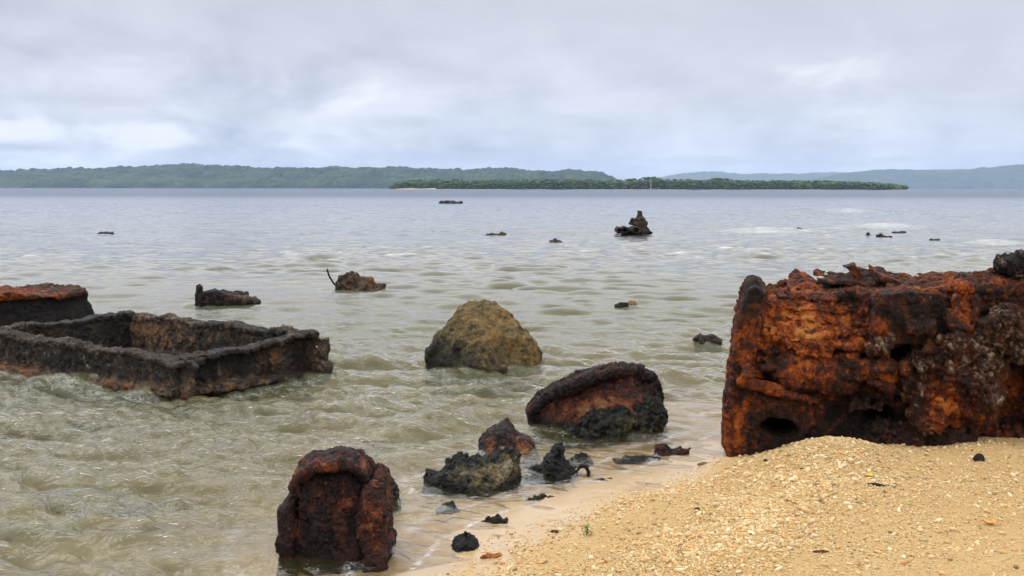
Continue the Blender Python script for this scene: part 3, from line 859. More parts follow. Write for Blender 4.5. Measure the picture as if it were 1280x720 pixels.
# ---------------------------------------------------- the big rusted engine wreck on the sand
def engine_wreck():
    SHEAR[0] = 0.23
    S = Sheet(1070, 6.55)
    T = thing('engine_wreck', 'big bright orange rusted engine wreck standing on the sand', 'wreck', S.loc)
    P, p = S.P, S.p
    X0, X1 = p(903, 0)[0], p(1430, 0)[0]
    V = 0.0095
    # main casting
    outline = S.poly([(912, 570), (905, 545), (912, 500), (920, 440), (928, 392), (936, 372), (960, 378), (1010, 372), (1085, 370), (1140, 362), (1200, 355), (1260, 352), (1430, 346), (1430, 620), (930, 620)])
    def body(g):
        d = s_extr(g, outline, 0.05, 1.05, 0.05)
        # the front leans back above the belt of holes
        n = np.array([0, -0.80, 0.60]); q = P(1000, 424, 0.03)
        ch = (g.y - q[1]) * n[1] + (g.z - q[2]) * n[2]
        ch = np.where(g.x < p(1092, 0)[0], ch, -1.0)
        d = np.maximum(d, ch)
        wv = g.noise(.35, 91, 2) * .05 + g.noise(.09, 92, 1) * .012
        st = ((g.z + wv) * 14) % 1.0
        d = d + np.where(g.x < p(1100, 0)[0], 1.0, 0.4) * .020 * (st - .5) * np.clip((g.z - .45) * 4, 0, 1)
        # a recess low in the middle, a dark hollow right of it, side wing set back
        d = np.maximum(d, -s_ell(g, P(1055, 520, 0.03), (0.30, 0.09, 0.13)))
        d = np.maximum(d, -s_box(g, P(1262, 480, 0.02), (0.30, 0.36, 0.66), (0, 0, -8), .06))
        for (u, v, rx_, rz_, ry_) in ((973, 533, .150, .080, .5), (1066, 436, .16, .060, .45), (1129, 443, .105, .066, .5), (1020, 428, .13, .022, .2), (1100, 522, .10, .08, .3)):
            d = np.maximum(d, -s_ell(g, P(u, v, .05), (rx_, ry_, rz_)))
        rr = random.Random(12)
        for _ in range(26):      # torn sheets of scale standing off the face
            u, v = rr.uniform(945, 1235), rr.uniform(378, 505)
            yb = .06 + max(0, (424 - v)) / 190 * .75 - .05 if u < 1090 else -.06
            c = P(u, v, yb)
            d = np.minimum(d, s_box(g, c, (rr.uniform(.10, .30), rr.uniform(.07, .14), rr.uniform(.016, .026)), (rr.uniform(15, 50), rr.uniform(-14, 16), rr.uniform(-20, 20)), .006))
        # pan right of centre, bulging forward
        d = smin(d, s_ell(g, P(1195, 470, .12), (.34, .26, .42)), .06)
        d = smin(d, s_box(g, P(1170, 398, .16), (.58, .26, .33), (0, 4, 0), .03), .03)
        return d
    blobs = [S.b(*q) for q in [
        (955, 400, 30, 30, .10, -.1), (1000, 395, 50, 22, .26, -.3), (1040, 410, 50, 16, .26, -.3), (985, 425, 60, 12, .22, -.2), (930, 425, 16, 25, .12, 0), (940, 500, 20, 20, .10, 0),
        (920, 535, 16, 30, .34, -.2), (935, 470, 20, 30, .08, 0), (1015, 470, 30, 30, .22, 0), (1000, 520, 24, 14, .0, .1), (1130, 390, 45, 30, -.16, -.1), (1105, 405, 14, 12, .30, 0),
        (1205, 380, 12, 30, .35, 0), (1185, 400, 30, 30, -.05, 0), (1235, 430, 25, 22, .18, .0), (1170, 490, 22, 40, .22, .10), (1190, 520, 26, 22, .28, 0), (1205, 440, 30, 30, .05, .45),
        (1145, 470, 20, 50, .05, .45), (1225, 470, 26, 40, .05, .35), (1255, 400, 24, 40, .05, .35), (1270, 430, 20, 40, .0, .35), (1040, 545, 60, 25, -.2, .15), (1150, 545, 60, 22, -.32, -.1), (1070, 490, 50, 30, -.1, .2),
        (1250, 500, 26, 50, -.14, -.2), (1150, 355, 60, 12, .15, .25)]]
    part('casting', body, (X0 - .08, -.2, -.2), (X1 + .1, 1.15, 1.22), V, M['rust'], T, coarse=((.22, .026, 2), (.07, .020, 3)), crust=((.030, .014, .35), (.016, .007, .5)), fine=.011, org=.49, cr=.12, blobs=blobs, nfine=22)
    # left end wall, leaning slightly
    wall = S.poly([(905, 556), (903, 535), (912, 480), (918, 430), (926, 385), (934, 362), (944, 357), (958, 366), (955, 400), (948, 430), (944, 480), (940, 530), (944, 570), (930, 590), (915, 580)])
    part('end_wall', lambda g: s_extr(g, wall, .015, 1.02, .03), (X0 - .06, -.09, -.1), (p(965, 0)[0] + .05, 1.1, 1.2), .009, M['rust'], T,
         coarse=((.16, .022, 2), (.05, .010, 2)), crust=((.03, .008, .3),), fine=.006, org=.44, cr=.0,
         blobs=[S.b(930, 420, 12, 20, .22), S.b(918, 535, 14, 28, .35), S.b(945, 360, 16, 12, -.2, .2), S.b(930, 480, 14, 20, .1), S.b(925, 390, 14, 20, -.12)])
    # lower front plate with the oval hole
    lp = S.poly([(908, 566), (905, 545), (914, 478), (935, 480), (985, 492), (1014, 502), (1020, 530), (1006, 552), (985, 566), (960, 580), (920, 582)])
    def lowplate(g):
        d = s_extr(g, lp, .0, .16, .02)
        for u, v in ((918, 556), (916, 505), (945, 492), (990, 556), (1005, 512)): d = np.minimum(d, s_ell(g, P(u, v, .0), (.020, .024, .020)))
        return d
    part('front_plate', lowplate, (X0 - .06, -.13, -.1), (p(1030, 0)[0] + .05, .2, .6), .007, M['rust'], T, coarse=((.12, .014, 2), (.04, .008, 2)), crust=((.025, .008, .35),), fine=.005, org=.42, cr=.05,
         blobs=[S.b(922, 535, 18, 30, .38, -.1), S.b(940, 500, 30, 10, .22), S.b(975, 560, 40, 12, -.2, .2), S.b(1005, 515, 20, 20, .02, .2), S.b(973, 534, 38, 18, -.25)], cut=lambda g: s_ell(g, P(973, 534, 0), (.132, .5, .066), (0, 8, 0)))
    # ledge above it
    led = [P(928, 476, -.02), P(965, 486, -.05), P(1006, 498, -.03)]
    part('ledge', lambda g: s_chain(g, led, [.035, .045, .02]), (X0 - .02, -.2, .2), (p(1020, 0)[0], .2, .65), .007, M['rust'], T, coarse=((.06, .014, 2),), fine=.006, org=.62)
    # horizontal pipe and coupling
    pa, pb = P(990, 462, .085), P(1052, 466, .08)
    def pipe(g):
        d = s_cap(g, pa, pb, .150, .145)
        return d
    part('pipe', pipe, (pa[0] - .25, -.22, .3), (pb[0] + .22, .3, .85), .007, M['rust'], T, coarse=((.1, .014, 2), (.03, .006, 2)), crust=((.02, .006, .3),), fine=.005, org=.46, cr=.0,
         blobs=[S.b(1015, 470, 20, 20, .20, .12), S.b(985, 460, 12, 30, .12), S.b(1045, 455, 10, 20, .1), S.b(1022, 488, 26, 8, -.2)])
    cp_ = S.poly([(1046, 450), (1060, 446), (1100, 449), (1120, 452), (1122, 474), (1112, 484), (1086, 478), (1050, 474)])
    part('pipe_bracket', lambda g: s_extr(g, cp_, -.06, .12, .030), (p(1036, 0)[0], -.22, .4), (p(1132, 0)[0], .2, .8), .007, M['rust'], T, coarse=((.08, .014, 2),), fine=.006, org=.56,
         blobs=[S.b(1060, 460, 12, 16, -.15), S.b(1100, 470, 20, 12, .2)])
    # torn layers of deck plate on the sloping top
    slabs = [
        ([(940, 382), (985, 376), (1060, 380), (1092, 394), (1096, 404), (1030, 398), (960, 400)], .30, .30, 28, .60, 0.024),
        ([(948, 398), (1000, 392), (1060, 402), (1108, 414), (1112, 424), (1060, 424), (1010, 420), (962, 414)], .14, .26, 32, .68, 0.022),
        ([(985, 362), (1010, 356), (1060, 358), (1102, 364), (1106, 374), (1040, 374), (990, 372)], .50, .34, 16, .56, 0.024),
        ([(1018, 346), (1030, 341), (1060, 345), (1100, 346), (1108, 352), (1060, 356), (1028, 353)], .62, .30, 8, .42, 0.030),
        ([(1090, 345), (1120, 341), (1160, 342), (1184, 350), (1180, 358), (1100, 358)], .62, .44, 6, .52, 0.035),
        ([(1000, 420), (1050, 424), (1104, 426), (1108, 436), (1060, 436), (1010, 430)], .03, .10, 40, .60, 0.022),
    ]
    for i, (pts, yb, dep_, tilt, og, th) in enumerate(slabs):
        us_ = [q[0] for q in pts]; vs_ = [q[1] for q in pts]
        c = P(sum(us_) / len(us_), sum(vs_) / len(vs_), yb)
        poly = [(P(u, v, yb)[0], P(u, v, yb)[2]) for u, v in pts]
        zc_ = c[2]; tn = math.tan(R(tilt))
        def slab(g, poly=poly, yb=yb, dep_=dep_, tn=tn, zc_=zc_, th=th, pts=pts):
            xa = [q[0] for q in poly]; xm, xM = min(xa), max(xa)
            cx_, hx = (xm + xM) / 2, (xM - xm) / 2
            wav = .018 * np.sin(g.x * 9 + i * 2) + .012 * np.sin(g.x * 23 + g.y * 11 + i)
            zsurf = zc_ + (g.y - yb) * tn + wav - .05 * ((g.x - cx_) / hx)
            dz_ = np.abs(g.z - zsurf) - th / 2
            edge = ((g.x - cx_) / hx) ** 4 + (np.abs(g.y - yb) / (dep_ / 2 + .02)) ** 4
            return np.maximum(dz_, (edge - 1) * .12)
        xa = [q[0] for q in poly]
        part('deck_plate', slab, (min(xa) - .06, yb - dep_ / 2 - .1, zc_ - .25), (max(xa) + .06, yb + dep_ / 2 + .12, zc_ + .25), .008, M['rust'], T,
             coarse=((.20, .030, 1), (.08, .018, 2), (.03, .006, 1)), fine=.006, org=og, cr=-.1 if i < 4 else .15)
    # upright dark panel, pan and the rest
    up = S.poly([(1088, 420), (1090, 392), (1098, 366), (1140, 362), (1178, 366), (1186, 392), (1182, 420), (1160, 432), (1120, 430)])
    bolts = [P(u, v, -.03) for u, v in ((1102, 378), (1138, 374), (1172, 378), (1104, 415), (1174, 414))]
    part('cover_panel', lambda g: np.minimum(s_extr(g, up, -.03, .16, .02), np.minimum.reduce([s_ell(g, b_, (.022, .022, .022)) for b_ in bolts])), (p(1080, 0)[0], -.1, .6), (p(1194, 0)[0], .25, 1.25), .008, M['rust'], T, coarse=((.12, .018, 2),), crust=((.03, .010, .2),), fine=.006, org=.30, cr=0,
         blobs=[S.b(1100, 405, 12, 14, .34), S.b(1165, 370, 20, 10, .05, .4), S.b(1140, 420, 40, 8, .12, .1)])
    pan = lambda g: smin(s_cap(g, P(1098, 552, .06), P(1185, 548, .03), .14, .155), s_box(g, P(1150, 552, .04), (.60, .2, .26), (0, 0, 0), .08), .04)
    part('oil_pan', pan, (p(1060, 0)[0] - .1, -.28, -.2), (p(1220, 0)[0] + .1, .3, .42), .008, M['rustdark'], T, coarse=((.1, .026, 2), (.04, .014, 2)), crust=((.040, .016, .55), (.020, .008, .6)), fine=.009, org=.30, cr=.18)
    part('ribs', lambda g: np.minimum(np.minimum(s_cap(g, P(1194, 372, -.02), P(1200, 430, -.03), .030, .036), s_cap(g, P(1222, 375, .02), P(1212, 440, -.04), .03, .04)), s_cap(g, P(1192, 458, -.14), P(1197, 434, -.12), .026, .022)),
         (p(1180, 0)[0], -.3, .45), (p(1240, 0)[0], .2, 1.2), .007, M['rust'], T, coarse=((.06, .012, 2),), crust=((.02, .008, .4),), fine=.005, org=.58)
    # heavy coral encrustation, each clump of stones its own lump in one crust
    def crust(g):
        d = s_ell(g, P(1160, 522, -.06), (.12, .12, .10))
        for (u, v, y, r_) in ((1140, 468, .02, .08), (1152, 492, -.02, .10), (1178, 458, -.06, .10), (1205, 470, -.10, .12), (1215, 440, -.10, .10), (1242, 415, -.06, .11), (1260, 400, -.04, .10), (1275, 430, -.03, .10),
                              (1235, 500, -.10, .09), (1190, 432, -.10, .07), (1098, 431, -.03, .04), (1108, 428, -.03, .035), (1180, 512, -.14, .07), (1230, 460, -.14, .08)):
            d = smin(d, s_ell(g, P(u, v, y), (r_ * 1.1, r_ * .8, r_)), .04)
        return d
    part('coral_crust', crust, (p(1075, 0)[0] - .1, -.36, .1), (p(1300, 0)[0], .2, 1.1), .0075, M['rust'], T, coarse=((.08, .022, 2),), crust=((.050, .028, .55), (.022, .010, .7)), fine=.004, org=.50, cr=.46,
         blobs=[S.b(1160, 535, 20, 12, .3, .1), S.b(1175, 500, 16, 30, .3, -.5), S.b(1200, 520, 14, 20, .2, -.4)])
    part('corroded_knob', lambda g: smin(smin(s_ell(g, P(1270, 332, .22), (.14, .12, .085)), s_box(g, P(1278, 352, .24), (.16, .16, .22), (0, 5, 0), .05), .05), s_ell(g, P(1300, 335, .22), (.14, .12, .12)), .05),
         (p(1245, 0)[0] - .05, 0, .95), (p(1330, 0)[0] + .15, .5, 1.5), .0075, M['rustdark'], T, coarse=((.08, .018, 2),), crust=((.035, .018, .7), (.016, .006, .8)), fine=.005, org=.12, cr=.42)
    fin = [(P(*q, .62)[0], P(*q, .62)[2]) for q in [(1054, 332), (1068, 328), (1074, 338), (1080, 348), (1070, 350), (1064, 340)]]
    part('torn_fin', lambda g: s_extr(g, fin, .56, .70, .008), (fin[0][0] - .1, .45, 1.0), (fin[0][0] + .3, .8, 1.45), .006, M['rust'], T, coarse=((.05, .006, 2),), fine=.003, org=.52)
    kn = P(1203, 349, .45)
    part('lump', lambda g: s_ell(g, kn, (.055, .05, .05)), (kn[0] - .1, .3, kn[2] - .1), (kn[0] + .1, .6, kn[2] + .1), .006, M['rustdark'], T, coarse=((.05, .01, 2),), crust=((.02, .008, .8),), fine=.003, org=.2, cr=.4)
    SHEAR[0] = 0.0
    return T
engine_wreck()

# ---------------------------------------------------- the hollow steel frame lying in the water
def steel_frame():
    N_ = np.array([-2.83, 8.55]); Rr = np.array([-1.88, 9.42]); B_ = np.array([-4.08, 10.75]); Lf = np.array([-5.15, 9.83])
    T = thing('frame_wreck', 'hollow rectangular steel frame blackened with crust lying in the shallows', 'wreck frame', (float(N_[0]), float(N_[1]), 0))
    def ragged(L, top):
        rr = random.Random(int(L * 1000))
        spots = [(rr.uniform(0, L), rr.choice((-.09, .09, -.08)), top + rr.uniform(-.05, .03), rr.uniform(.02, .07), rr.uniform(.015, .035)) for _ in range(int(L * 9))]
        spots += [(rr.uniform(.2, L - .2), 0, rr.uniform(.12, top - .08), rr.uniform(.012, .03), .2) for _ in range(int(L * 2))]
        def fn(g):
            d = None
            for (x_, y_, z_, a, b_) in spots:
                e = s_ell(g, (x_, y_, z_), (a, b_, a * .6)); d = e if d is None else np.minimum(d, e)
            return d
        return fn
    def beam(name, a, b, z0, z1, out, org, cr, blobs=(), vox=.012, ext=(0, 0), lab=None):
        """channel beam from a to b: web, wide top flange, bottom lip; local x runs along it, -y is its outer face"""
        a = np.array(a); b = np.array(b); L = float(np.linalg.norm(b - a)); ang = math.degrees(math.atan2(b[1] - a[1], b[0] - a[0]))
        def fn(g):
            hh = z1[0] + (z1[1] - z1[0]) * (g.x / L)
            web = np.maximum(np.maximum(np.abs(g.y - out) - .022, g.z - hh), np.maximum(z0 - g.z, np.abs(g.x - L / 2 - (ext[1] - ext[0]) / 2) - L / 2 - (ext[0] + ext[1]) / 2))
            wob = .012 * np.sin(g.x * 7) + .008 * np.sin(g.x * 19)
            top = np.maximum(np.abs(g.z - hh - wob) - .020, np.maximum(np.abs(g.y) - .080, np.abs(g.x - L / 2) - L / 2 - max(ext)))
            lip = np.maximum(np.abs(g.z - .055) - .026, np.maximum(np.abs(g.y + .02) - .115, np.abs(g.x - L / 2) - L / 2))
            return smin(smin(web, top, .02), lip, .03)
        o = part(name, fn, (-max(ext) - .1, -.24, z0 - .08), (L + max(ext) + .1, .24, max(z1) + .14), vox, M['frame'], T,
                 (float(a[0] - N_[0]), float(a[1] - N_[1]), 0), coarse=((.3, .008, 1), (.05, .009, 3)), crust=((.04, .012, .45), (.02, .006, .6)), fine=.009, org=org + .05, cr=cr, blobs=blobs, rz=R(ang), label=lab, cut=ragged(L, max(z1)))
        return o
    beam('front_beam', Lf, N_, -.15, (.37, .31), -.045, .36, .25, [(0.5, .05, .9, .07, .35, -.2), (2.0, .05, .8, .06, .35, -.2), (1.4, .2, .8, .1, -.1, .25)], vox=.011)
    beam('side_beam', N_, Rr, -.15, (.31, .42), .055, .30, .12, [(.9, .25, .06, .15, .35, 0), (.2, .06, .5, .04, .25, 0)], vox=.010)
    beam('rear_beam', Rr, B_, -.15, (.40, .42), .045, .30, .1, [(1.9, .28, .5, .2, .30, 0), (2.4, .3, .3, .2, .25, 0)], vox=.012)
    beam('inner_beam', B_, Lf, -.15, (.43, .38), .045, .26, .1, [(1.3, .38, .14, .08, .55, -.2)], vox=.012)
    # pointed stem where the two near beams meet
    n0 = N_
    def stem_(g):
        a = s_box(g, (.02, -.03, .08), (.22, .04, .50), (0, 18, -30), .012)
        return np.minimum(a, s_box(g, (.0, .02, .30), (.30, .24, .05), (3, -6, 30), .02))
    part('corner_plate', stem_, (-.35, -.35, -.3), (.4, .35, .45), .009, M['frame'], T, (0, 0, 0), coarse=((.1, .016, 2),), crust=((.035, .012, .4),), fine=.006, org=.42, cr=.22, blobs=[(0, .05, .3, .08, .3, -.2)])
    e = Rr - N_
    def br(g):
        d = s_box(g, (-.02, .0, .17), (.26, .05, .44), (0, 5, -15), .015)
        d = np.minimum(d, s_box(g, (.10, -.02, .08), (.14, .16, .20), (0, 12, 0), .04))
        d = np.minimum(d, s_box(g, (.10, 0, .22), (.05, .14, .34), (0, 5, 0), .015))
        return np.maximum(d, -s_ell(g, (.03, 0, .30), (.013, .3, .013)))
    part('end_bracket', br, (-.2, -.25, -.1), (.3, .25, .5), .008, M['frame'], T, (float(e[0]) + .02, float(e[1]) - .02, 0), coarse=((.08, .018, 2),), crust=((.03, .012, .4),), fine=.006, org=.46, cr=.1, blobs=[(0, .2, .1, .2, .15, 0)])
    return T
steel_frame()

def steel_box():
    T = thing('steel_box', 'closed black box wreck with an orange rusted lid behind the hollow frame', 'wreck', (-4.80, 11.35, 0))
    rz = math.atan2(1.4, 1.3)
    def box(g):
        top = .60 + .04 * (g.x / 1.9)
        d = np.maximum(np.maximum(g.z - top, -.2 - g.z), np.maximum(np.maximum(g.x - .20 + .42 * np.maximum(g.z, 0), -2.6 - g.x), np.maximum(-.02 - g.y + .10 * g.z, g.y - 1.25)))
        return d
    part('hull', box, (-2.7, -.12, -.25), (.42, 1.35, .75), .014, M['frame'], T, rz=rz, coarse=((.25, .03, 2), (.07, .015, 2)), crust=((.04, .014, .35),), fine=.008, org=.12, cr=.0,
         blobs=[(-.2, .2, .5, .2, .1, .05)])
    def lid(g):
        top = .615 + .04 * (g.x / 1.9) + .03 * np.sin(g.x * 5)
        return np.maximum(np.abs(g.z - top) - .030, np.maximum(np.abs(g.x + 1.33) - 1.29, np.abs(g.y - .62) - .66))
    part('lid', lid, (-2.75, -.2, .42), (.2, 1.4, .78), .012, M['rust'], T, rz=rz, coarse=((.18, .028, 2), (.06, .014, 2)), crust=((.03, .008, .3),), fine=.007, org=.58, cr=.1,
         blobs=[(-.1, .6, .25, .3, -.2, .2)])
steel_box()

# ---------------------------------------------------- foreground trough-like casting
def hooded_casting():
    S = Sheet(420, 4.78)
    T = thing('hooded_casting', 'dark brown rusted casting with curved hood and two side flanges in the foreground', 'wreck', S.loc)
    P, p = S.P, S.p
    body = S.poly([(362, 740), (364, 700), (366, 664), (371, 640), (376, 612), (392, 596), (420, 590), (446, 594), (456, 612), (462, 660), (468, 740)])
    part('body', lambda g: smin(s_extr(g, body, .0, .42, .07), s_ell(g, P(418, 680, .08), (.165, .19, .20)), .06), (p(355, 0)[0], -.06, -.2), (p(480, 0)[0], .5, .5), .0055, M['maroon'], T, coarse=((.09, .016, 3),), crust=((.022, .010, .45), (.011, .004, .6)), fine=.007, org=.42, cr=.16,
         blobs=[S.b(425, 628, 26, 20, .24, -.1), S.b(372, 662, 8, 16, .35, -.1), S.b(445, 670, 30, 30, .05, .2), S.b(400, 690, 30, 30, -.14, .1)], nfine=45)
    bp = S.poly([(358, 740), (360, 690), (366, 640), (374, 606), (392, 592), (440, 590), (458, 606), (474, 650), (480, 740)])
    part('back_plate', lambda g: s_extr(g, bp, .20, .40, .04), (p(345, 0)[0], .1, -.2), (p(492, 0)[0], .5, .5), .007, M['maroon'], T, coarse=((.09, .016, 3),), crust=((.022, .010, .45),), fine=.007, org=.36, cr=.1, nfine=45)
    hp = [P(368, 612, .05), P(368, 605, .03), P(374, 595, .0), P(388, 585, -.02), P(414, 580, -.03), P(438, 582, -.02), P(452, 591, .0), P(458, 600, .04)]
    def hood(g):
        d = s_chain(g, hp, [.015, .022, .027, .029, .029, .027, .024, .015])
        q = s_chain(g, [(a[0], a[1] + .16, a[2] + .005) for a in hp], [.02, .03, .036, .038, .038, .036, .03, .02])
        m = s_chain(g, [(a[0], a[1] + .08, a[2] + .004) for a in hp], [.018, .028, .034, .036, .036, .034, .028, .018])
        return smin(smin(d, m, .05), q, .05)
    part('hood', hood, (p(350, 0)[0], -.12, .20), (p(474, 0)[0], .42, .56), .0055, M['maroon'], T, coarse=((.07, .014, 3),), crust=((.02, .008, .3), (.01, .003, .5)), fine=.005, org=.44, cr=.04, nfine=45,
         blobs=[S.b(420, 580, 50, 10, .12, 0)])
    lf = S.poly([(350, 740), (351, 690), (349, 650), (350, 634), (358, 626), (367, 630), (371, 660), (372, 700), (374, 740)])
    part('side_flange', lambda g: s_extr(g, lf, -.06, .30, .02), (p(340, 0)[0], -.12, -.2), (p(384, 0)[0], .38, .4), .0055, M['maroon'], T, coarse=((.07, .014, 3),), crust=((.02, .008, .4),), fine=.005, org=.40, cr=.05, nfine=45,
         blobs=[S.b(369, 660, 5, 16, .3, -.1)])
    rf = S.poly([(452, 740), (456, 690), (450, 650), (455, 620), (458, 606), (468, 602), (476, 608), (480, 630), (483, 655), (482, 680), (487, 690), (487, 705), (482, 712), (484, 740)])
    part('side_flange', lambda g: s_extr(g, rf, -.08, .32, .035), (p(440, 0)[0], -.15, -.2), (p(500, 0)[0], .4, .5), .0055, M['maroon'], T, coarse=((.06, .013, 3),), crust=((.022, .010, .4), (.011, .004, .5)), fine=.006, org=.50, cr=.05, nfine=45,
         blobs=[S.b(468, 620, 12, 14, .15), S.b(466, 650, 14, 20, .1)])
hooded_casting()

# ---------------------------------------------------- boulder
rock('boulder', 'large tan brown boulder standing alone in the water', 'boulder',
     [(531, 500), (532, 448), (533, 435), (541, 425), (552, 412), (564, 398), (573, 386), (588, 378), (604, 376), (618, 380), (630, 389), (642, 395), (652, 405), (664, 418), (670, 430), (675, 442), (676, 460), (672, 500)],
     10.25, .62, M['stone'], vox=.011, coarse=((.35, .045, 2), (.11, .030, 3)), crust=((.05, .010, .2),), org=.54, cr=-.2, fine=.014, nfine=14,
     blobs=[(545, 440, 20, 22, -.30, 0), (580, 445, 50, 16, -.30, .1), (620, 400, 30, 20, .12, 0), (560, 420, 20, 20, -.12, 0), (668, 440, 8, 20, .1, .2), (640, 430, 30, 14, .05, 0), (600, 462, 90, 10, -.5, 0), (555, 455, 30, 14, -.2, 0)],  # shade painted into the stone: lower left and foot darker, upper right lighter
     cuts=((-.55, -.75, .45, .53), (.5, -.75, .35, .48)), lean=.20)

# ---------------------------------------------------- half drum
def half_drum():
    S = Sheet(745, 7.55)
    T = thing('half_drum', 'curved half drum of maroon and red rust at the edge of the water', 'wreck', S.loc)
    P, p = S.P, S.p
    face = S.poly([(662, 560), (663, 525), (672, 505), (700, 487), (740, 474), (790, 468), (820, 478), (826, 500), (828, 530), (826, 575), (700, 580)])
    part('face', lambda g: np.maximum(s_infl(g, face, .34, .10, 2.6), -(g.y * .9 + .25 - .0 * g.z) ), (p(650, 0)[0], -.35, -.25), (p(840, 0)[0], .55, .55), .008, M['maroon'], T,
         coarse=((.14, .030, 2), (.05, .016, 3)), crust=((.03, .010, .25),), fine=.009, org=.52, cr=-.05, nfine=24,
         blobs=[S.b(720, 510, 34, 14, .36, -.2), S.b(745, 500, 30, 12, .20, -.2), S.b(790, 500, 24, 14, .24, -.1), S.b(684, 528, 26, 22, -.12, .55), S.b(815, 500, 14, 24, -.2, 0), S.b(770, 530, 50, 14, -.4, 0), S.b(760, 482, 40, 6, .0, .2)])
    rim = [P(664, 530, .0), P(663, 515, -.04), P(678, 500, -.08), P(702, 487, -.10), (P(735, 474, -.10)), P(765, 466, -.06), P(795, 465, .0), P(816, 474, .06), P(823, 492, .08), P(823, 512, .06)]
    rr_ = [.020, .030, .036, .046, .050, .044, .046, .036, .030, .018]
    def rimf(g):
        d = s_chain(g, rim, rr_)
        return smin(d, s_chain(g, [(a[0], a[1] + .13, a[2] + .0) for a in rim], rr_), .08)
    part('rim', rimf, (p(650, 0)[0], -.25, -.05), (p(842, 0)[0], .45, .62), .008, M['maroon'], T, coarse=((.10, .012, 2), (.04, .008, 2)), crust=((.028, .012, .55), (.014, .006, .7)), fine=.006, org=.30, cr=.20,
         blobs=[S.b(760, 458, 60, 8, .12, .0)])
    base = lambda g: smin(smin(s_ell(g, P(765, 528, -.16), (.27, .17, .11)), s_ell(g, P(805, 520, -.10), (.15, .16, .13)), .05), s_ell(g, P(735, 545, -.20), (.26, .16, .06)), .06)
    part('reef_base', base, (p(690, 0)[0], -.5, -.2), (p(842, 0)[0] + .03, .15, .42), .008, M['black'], T, coarse=((.07, .035, 3),), crust=((.035, .016, .5),), fine=.008, org=.40, cr=.1,
         blobs=[S.b(760, 548, 110, 14, .42, .1), S.b(830, 540, 24, 24, .3, .1), S.b(780, 520, 20, 10, .25, .2)])
half_drum()

# ---------------------------------------------------- rocks at the water's edge
rock('rusty_boulder', 'small pointed grey rock with a bright orange red rusty flank', 'rock',
     [(600, 592), (598, 566), (601, 550), (610, 536), (624, 529), (634, 526), (640, 535), (652, 545), (664, 556), (671, 568), (668, 590), (600, 592)], 6.85, .26, M['maroon'], vox=.007,
     coarse=((.12, .024, 3),), crust=((.02, .006, .3),), org=.40, cr=.05, fine=.007,
     blobs=[(650, 558, 20, 12, .48, -.3), (615, 553, 7, 9, .42, -.2), (625, 532, 14, 10, -.1, .35), (600, 560, 8, 14, -.2, .3)], cuts=((.35, -.9, .35, .20), (-.6, -.7, .4, .17)))
rock('reef_rock', 'wide black jagged reef rock with mossy yellow top, in front of the pointed rusty rock', 'rock',
     [(530, 640), (531, 602), (536, 592), (548, 588), (560, 578), (580, 571), (604, 572), (622, 568), (638, 569), (646, 580), (648, 596), (644, 612), (642, 650)], 6.15, .24, M['black'], vox=.006,
     coarse=((.10, .036, 4),), crust=((.028, .016, .5), (.012, .005, .6)), org=.40, cr=-.05, fine=.011, group=None,
     blobs=[(632, 580, 18, 14, .62, .1), (590, 583, 30, 8, .42, .0), (560, 590, 16, 6, .25, 0), (605, 600, 20, 8, .1, 0), (560, 605, 30, 14, -.2, 0)], lean=.1)
def hook_rock():
    S = Sheet(693, 6.28)
    T = thing('scrap_rock', 'black jagged rock with a bent rusty pipe hooking down on its right', 'rock', S.loc)
    pl = S.poly([(662, 625), (657, 602), (662, 590), (676, 584), (680, 570), (690, 562), (697, 557), (700, 570), (708, 578), (720, 586), (724, 602), (720, 625)])
    part('rock', lambda g: s_infl(g, pl, .20, 0, 2.0), (S.p(650, 0)[0], -.26, -.25), (S.p(734, 0)[0], .26, .25), .0055, M['black'], T, coarse=((.08, .032, 4),), crust=((.022, .012, .5),), fine=.009, org=.32, cr=.02,
         blobs=[S.b(710, 603, 14, 8, .25, .1), S.b(690, 565, 14, 14, -.1, 0)])
    h = [S.P(721, 598, .0), S.P(722, 588, 0), S.P(727, 582, -.01), S.P(733, 583, -.02), S.P(736, 590, -.02), S.P(736, 600, -.02), S.P(738, 609, -.03)]
    part('bent_pipe', lambda g: s_chain(g, h, [.012, .011, .010, .012, .014, .014, .016]), (h[0][0] - .05, -.08, -.12), (h[-1][0] + .05, .07, .12), .004, M['rustdark'], T, coarse=((.03, .006, 2),), crust=((.012, .005, .5),), fine=.003, org=.38, cr=.3, nfine=60)
hook_rock()
rock('mossy_rock', 'black rock with a pale patch poking out behind the hooded casting', 'rock',
     [(458, 640), (459, 606), (462, 596), (472, 590), (484, 592), (492, 600), (498, 606), (496, 616), (498, 640)], 5.75, .12, M['black'], vox=.005, coarse=((.06, .020, 4),), crust=((.02, .009, .5),), org=.42, cr=.05, fine=.006,
     blobs=[(470, 600, 7, 6, .5, .4), (492, 612, 8, 6, .3, 0)])
